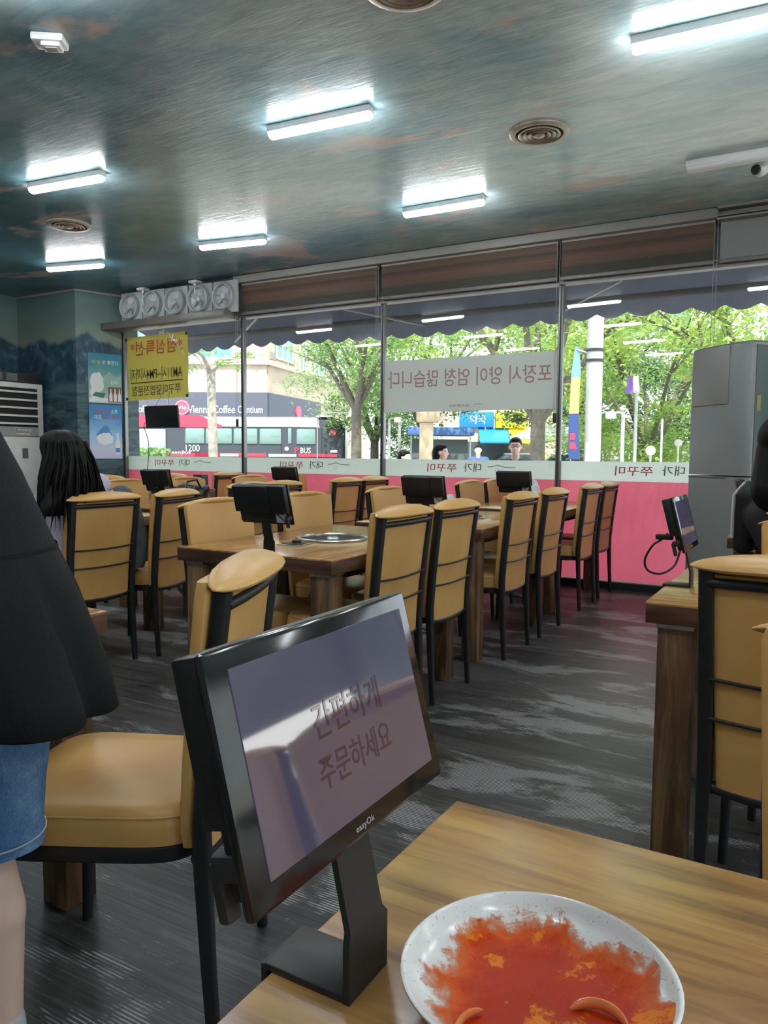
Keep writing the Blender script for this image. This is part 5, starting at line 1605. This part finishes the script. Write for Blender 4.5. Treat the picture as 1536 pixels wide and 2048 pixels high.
# blue and yellow shops, stall, pillar
sh = thing('corner_shop', 'small shop with blue and yellow signs and awnings', 'shop', (-16.0, 40.6, GZ), R(30))
MB().box((0, 1.5, 2.2), (6.4, 3, 4.4)).build('wall', cream, sh)
MB().box((-1.35, -.12, 3.35), (1.9, .25, .85), bev=.03).build('blue_sign', M3('sign_blue', (.02, .22, .68), .4), sh)
MB().box((.55, -.12, 3.35), (1.7, .25, .95), bev=.03).build('yellow_sign', M3('sign_yellow', (.85, .68, .02), .4), sh)
text_mb('약국', .9, .5, plane_m((-1.3, -.26, 3.35), (1, 0, 0), (0, 0, 1))).build('sign_lettering', M['paper'], sh, smooth=False)
for x, m_, nm in ((-.4, M3('sign_blue', (0, 0, 0)), 'blue_awning'), (1.2, M3('sign_yellow', (0, 0, 0)), 'yellow_awning')):
    MB().loft([[(x-.85, 0, 2.9), (x+.85, 0, 2.9), (x+.85, 0, 2.84), (x-.85, 0, 2.84)], [(x-.85, -1.1, 2.1), (x+.85, -1.1, 2.1), (x+.85, -1.1, 2.02), (x-.85, -1.1, 2.02)]]).build(nm, m_, sh)
MB().box((-.8, -.03, 1.1), (3.2, .1, 2.0)).build('shop_window', M3('dark_shop_glass', (0, 0, 0)), sh)
MB().loft([[(-3.4, -.3, 4.4), (3.4, -.3, 4.4), (3.4, 3.2, 4.4), (-3.4, 3.2, 4.4)], [(-3.2, 1.2, 5.4), (3.2, 1.2, 5.4), (3.2, 1.6, 5.4), (-3.2, 1.6, 5.4)]]).build('roof', M3('grey_roof', (0, 0, 0)), sh)
sl = thing('market_stall', 'low stall with blue roof beside the brick pillar', 'stall', (-13.4, 27.5, GZ), R(30))
MB().box((0, 0, 2.3), (2.6, 1.6, .32), bev=.05).build('roof', M3('stall_blue', (.07, .16, .40), .5), sl)
MB().box((0, .2, 1.0), (2.2, 1.0, 2.0)).build('body', M3('stall_dark', (.10, .12, .13), .6), sl)
for x in (-1.15, 1.15):
    MB().box((x, -.65, 1.1), (.06, .06, 2.2)).build('post', M['steel'], sl)
pb_ = thing('brick_pillar', 'tan pillar with wider cap outside the white banner window', 'pillar', (-10.94, 21.5, GZ), R(30))
MB().box((0, 0, 1.2), (.42, .42, 2.4), bev=.02).build('shaft', M3('tan_brick', (.58, .44, .33), .8), pb_)
MB().box((.05, 0, 2.62), (.72, .62, .42), bev=.08).build('cap', M3('tan_brick', (0, 0, 0)), pb_)
# utility pole with hanging banner
conc = mat('pale_concrete', (.34, .345, .345), .8, 0, .08, 5)
up_ = thing('utility_pole', 'thick pale utility pole outside the fourth window', 'pole', (-4.02, 15.1, GZ))
MB().tube([(0, 0, 0), (0, 0, 4), (0, 0, 8)], [.165, .155, .14], 20).build('shaft', conc, up_)
for z in (3.25, 3.45):
    MB().lathe([(.158, z), (.172, z), (.172, z+.05), (.158, z+.05)], 20).build('steel_band', M['dark_plastic'], up_)
MB().tube([(.15, 0, 2.3), (.38, -.02, 2.45)], .018, 8).build('bracket', M['steel'], up_)
MB().box((.02, -.1, .9), (.22, .2, 1.6), bev=.03).build('cable_cover', M3('grey_cover', (.42, .40, .41), .6), up_)
hb_ = thing('hanging_street_banner', 'blue street banner with orange and red patches hung on the utility pole', 'banner', (-4.33, 14.95, GZ))
def strip(z0, z1, nm, m_, w0=-.11, w1=.11):
    rows = []
    for k in range(7):
        z = z0+(z1-z0)*k/6
        rows.append([(w0+.02*math.sin(z*2.2)+(.06 if z > 3.1 else 0)*(z-3.1)/.4, .03*math.sin(z*3), z), (w1*.9+.03*math.sin(z*1.7)-(.06 if z > 3.1 else 0)*(z-3.1)/.4, .05*math.sin(z*2+1), z)])
    MB().loft(rows, closed=False, cap0=False, cap1=False).build(nm, m_, hb_)
strip(2.95, 3.55, 'pale_blue_panel', M3('banner_pale_blue', (.16, .30, .62), .6)); strip(2.25, 2.95, 'orange_panel', M3('banner_orange', (.66, .38, .14), .6)); strip(1.35, 2.25, 'navy_panel', M3('banner_navy', (.03, .06, .20), .6))
for z in (1.62, 1.80):
    MB().box((-.01, -.035, z), (.15, .01, .13)).build('red_patch', M3('banner_red', (.62, .04, .08), .6), hb_)
MB().tube([(-.02, 0, 3.5), (.2, .08, 3.42)], .012, 6).build('rod', M['steel'], hb_)
# street lights, flag pole, mirrors
def pole(name, label, cat, x, y, h, r_, arm=None):
    t = thing(name, label, cat, (x, y, GZ))
    MB().tube([(0, 0, 0), (0, 0, h)], r_, 12).build('pole', M3('pole_grey', (.36, .37, .38), .5), t)
    if arm:
        MB().tube([(0, 0, h), (arm*.3, 0, h+.04), (arm, 0, h+.02)], r_*.7, 8).build('arm', M3('pole_grey', (0, 0, 0)), t)
        MB().box((arm, 0, h-.02), (.22, .12, .16), bev=.03).build('lamp_head', M['white_plastic'], t)
    return t
pole('street_lamp', 'white street lamp with short arm right of the utility pole', 'street lamp', -3.97, 17.4, 2.35, .042, -.27)
fl = pole('flag_pole', 'tall thin pole with purple and white flag', 'flag', -3.95, 18.6, 2.95, .04)
for k, (nm, c_, o_) in enumerate((('purple_half', (.20, .10, .42), -.16), ('white_half', (.72, .66, .70), -.02))):
    rows = [[(o_-.08+.03*math.sin(z*6), .02*math.sin(z*7), z), (o_+.07+.02*math.sin(z*5), .02*math.sin(z*7+1), z)] for z in (2.90, 3.0, 3.1, 3.2, 3.29)]
    MB().loft(rows, closed=False, cap0=False, cap1=False).build(nm, M3('flag_'+nm, c_, .7), fl)
pole('thin_post', 'thin white post left of the traffic mirrors and air conditioner', 'post', -3.22, 17.85, 2.25, .026)
pole('curved_lamp', 'pale curved lamp post beside the third window post', 'street lamp', -11.93, 20.9, 2.5, .045, .3)
pole('straight_lamp_post', 'pale straight lamp post next to the curved one', 'street lamp', -12.66, 22.87, 2.5, .05)
def mirror(label, x, y, z, r_):
    t = thing('traffic_mirror', label, 'mirror', (x, y, GZ), R(12))
    MB().tube([(0, .05, 0), (0, .05, z)], .03, 10).build('post', M['steel'], t)
    MB().lathe([(r_, 0), (r_, .05), (r_*.93, .06), (0, .085)], 30, mtx=Matrix.Translation((0, 0, z)) @ Matrix.Rotation(PI/2, 4, 'X')).build('disc', M3('pale_disc', (.66, .62, .62), .35), t)
mirror('round pale sign disc on a thin post nearer the pole', -4.03, 20.86, 1.56, .13)
mirror('round pale sign disc nearest the grey air conditioner', -3.75, 23.35, 1.80, .11)
def sgn():
    t = thing('white_street_sign', 'white triangular sign on an arm beside the slender tree', 'sign', (-14.3, 22.1, GZ), R(30))
    MB().tube([(-1.0, 0, 0), (-1.0, 0, 2.6), (-.8, 0, 2.82), (.1, 0, 2.8)], .02, 10).build('pole', M['steel'], t)
    MB().prism([(-.1, -.28), (.38, -.28), (.30, .32), (.2, .36)], -.02, .02, mtx=Matrix.Translation((.1, -.05, 2.95)) @ Matrix.Rotation(PI/2, 4, 'X')).build('sign_plate', M3('pale_sign', (.74, .76, .76), .5), t)
sgn()
def parasol(label, x, y, w_):
    t = thing('parasol', label, 'parasol', (x, y, GZ), .3, 'white parasols on the square')
    rings = [[(r_*math.cos(PI/4+PI/2*k/4*1), r_*math.sin(PI/4+PI/2*k/4*1), z) for k in range(16)] for r_, z in ((w_, 1.93), (w_*.97, 2.05), (w_*.5, 2.28), (.06, 2.5))]
    MB().loft(rings, cap0=False).build('canopy', translucent('white_parasol_cloth', (.82, .82, .80), .35, .5, 0) if 'pc' not in M else M['pc'], t)
    MB().tube([(0, 0, 0), (0, 0, 2.45)], .03, 10).build('pole', M['steel'], t)
    MB().cyl((0, 0, 0), .3, .08, 20).build('foot', conc, t)
parasol('white parasol right of the big forked trunk', -8.45, 25.3, 1.05)
parasol('white parasol further back across the third window post', -8.75, 29.7, 1.15)
def car(label, x, y, rz, m_):
    t = thing('parked_car', label, 'car', (x, y, GZ), rz)
    rings = [[(x_, y_*s_, z) for x_, y_ in sup(a, .86, 30, 6)] for z, a, s_ in ((.28, 2.05, .95), (.4, 2.15, 1), (.75, 2.15, 1), (.92, 2.05, .96))]
    MB().loft(rings).build('body', m_, t)
    rings = [[(x_+o_, y_*s_, z) for x_, y_ in sup(a, .86, 30, 6)] for z, a, s_, o_ in ((.92, 1.55, .92, -.1), (1.2, 1.25, .86, -.1), (1.42, .95, .78, -.1))]
    MB().loft(rings).build('cabin', M3('car_glass', (.05, .07, .08), .08), t)
    MB().box((-.1, 0, 1.44), (1.85, 1.3, .05), bev=.02).build('roof', m_, t)
    for sx in (-1.3, 1.3):
        for sy in (-.78, .78):
            MB().cyl((0, 0, -.1), .31, .2, 20, mtx=Matrix.Translation((sx, sy, .31)) @ Matrix.Rotation(PI/2, 4, 'X')).build('wheel', tyre, t)
car('white car parked beyond the window post left of the utility pole', -9.9, 34.2, R(25), bw)
car('silver car parked far behind the forked trunk', -14.2, 39.6, R(30), M3('car_silver', (.5, .52, .55), .3))
fe = thing('white_railing', 'low white railing behind the round sign discs', 'fence', (-6.3, 31.1, GZ), R(20))
g = MB()
for k in range(17):
    MB().box((-2+.25*k, 0, .8), (.06, .04, 1.6)).build('picket', M['white_plastic'], fe)
MB().box((0, 0, 1.55), (4.2, .05, .07)).box((0, 0, .5), (4.2, .05, .07)).build('rail', M['white_plastic'], fe)
dj, wj = M3('dark_green_jacket', (.05, .075, .07), .85), M3('beige_top', (.45, .40, .36), .85)
GP = None
standing('person', 'man with glasses and dark jacket walking outside towards the window', (-3.38, 9.10, GZ), math.atan2(-9.1, 3.0), 1.635, dj, M['black_cloth'], 0, True)
standing('person', 'dark haired person outside in profile below the white banner', (-4.42, 9.06, GZ), .25, 1.555, wj, M['denim'], .10)
standing('person', 'short person outside whose hair just shows above the white band', (-5.30, 9.68, GZ), .1, 1.475, M['lavender'], M['black_cloth'], .12)
standing('person', 'distant pedestrian in a dark top near the blue shop', (-6.74, 15.8, GZ), -1.2, 1.62, M3('blue_top', (.05, .10, .28), .85), M['black_cloth'], 0)
standing('person', 'distant pedestrian walking beside the utility pole', (-6.32, 26.5, GZ), -1.2, 1.75, M3('pale_top', (.55, .52, .50), .85), M['black_cloth'], 0)
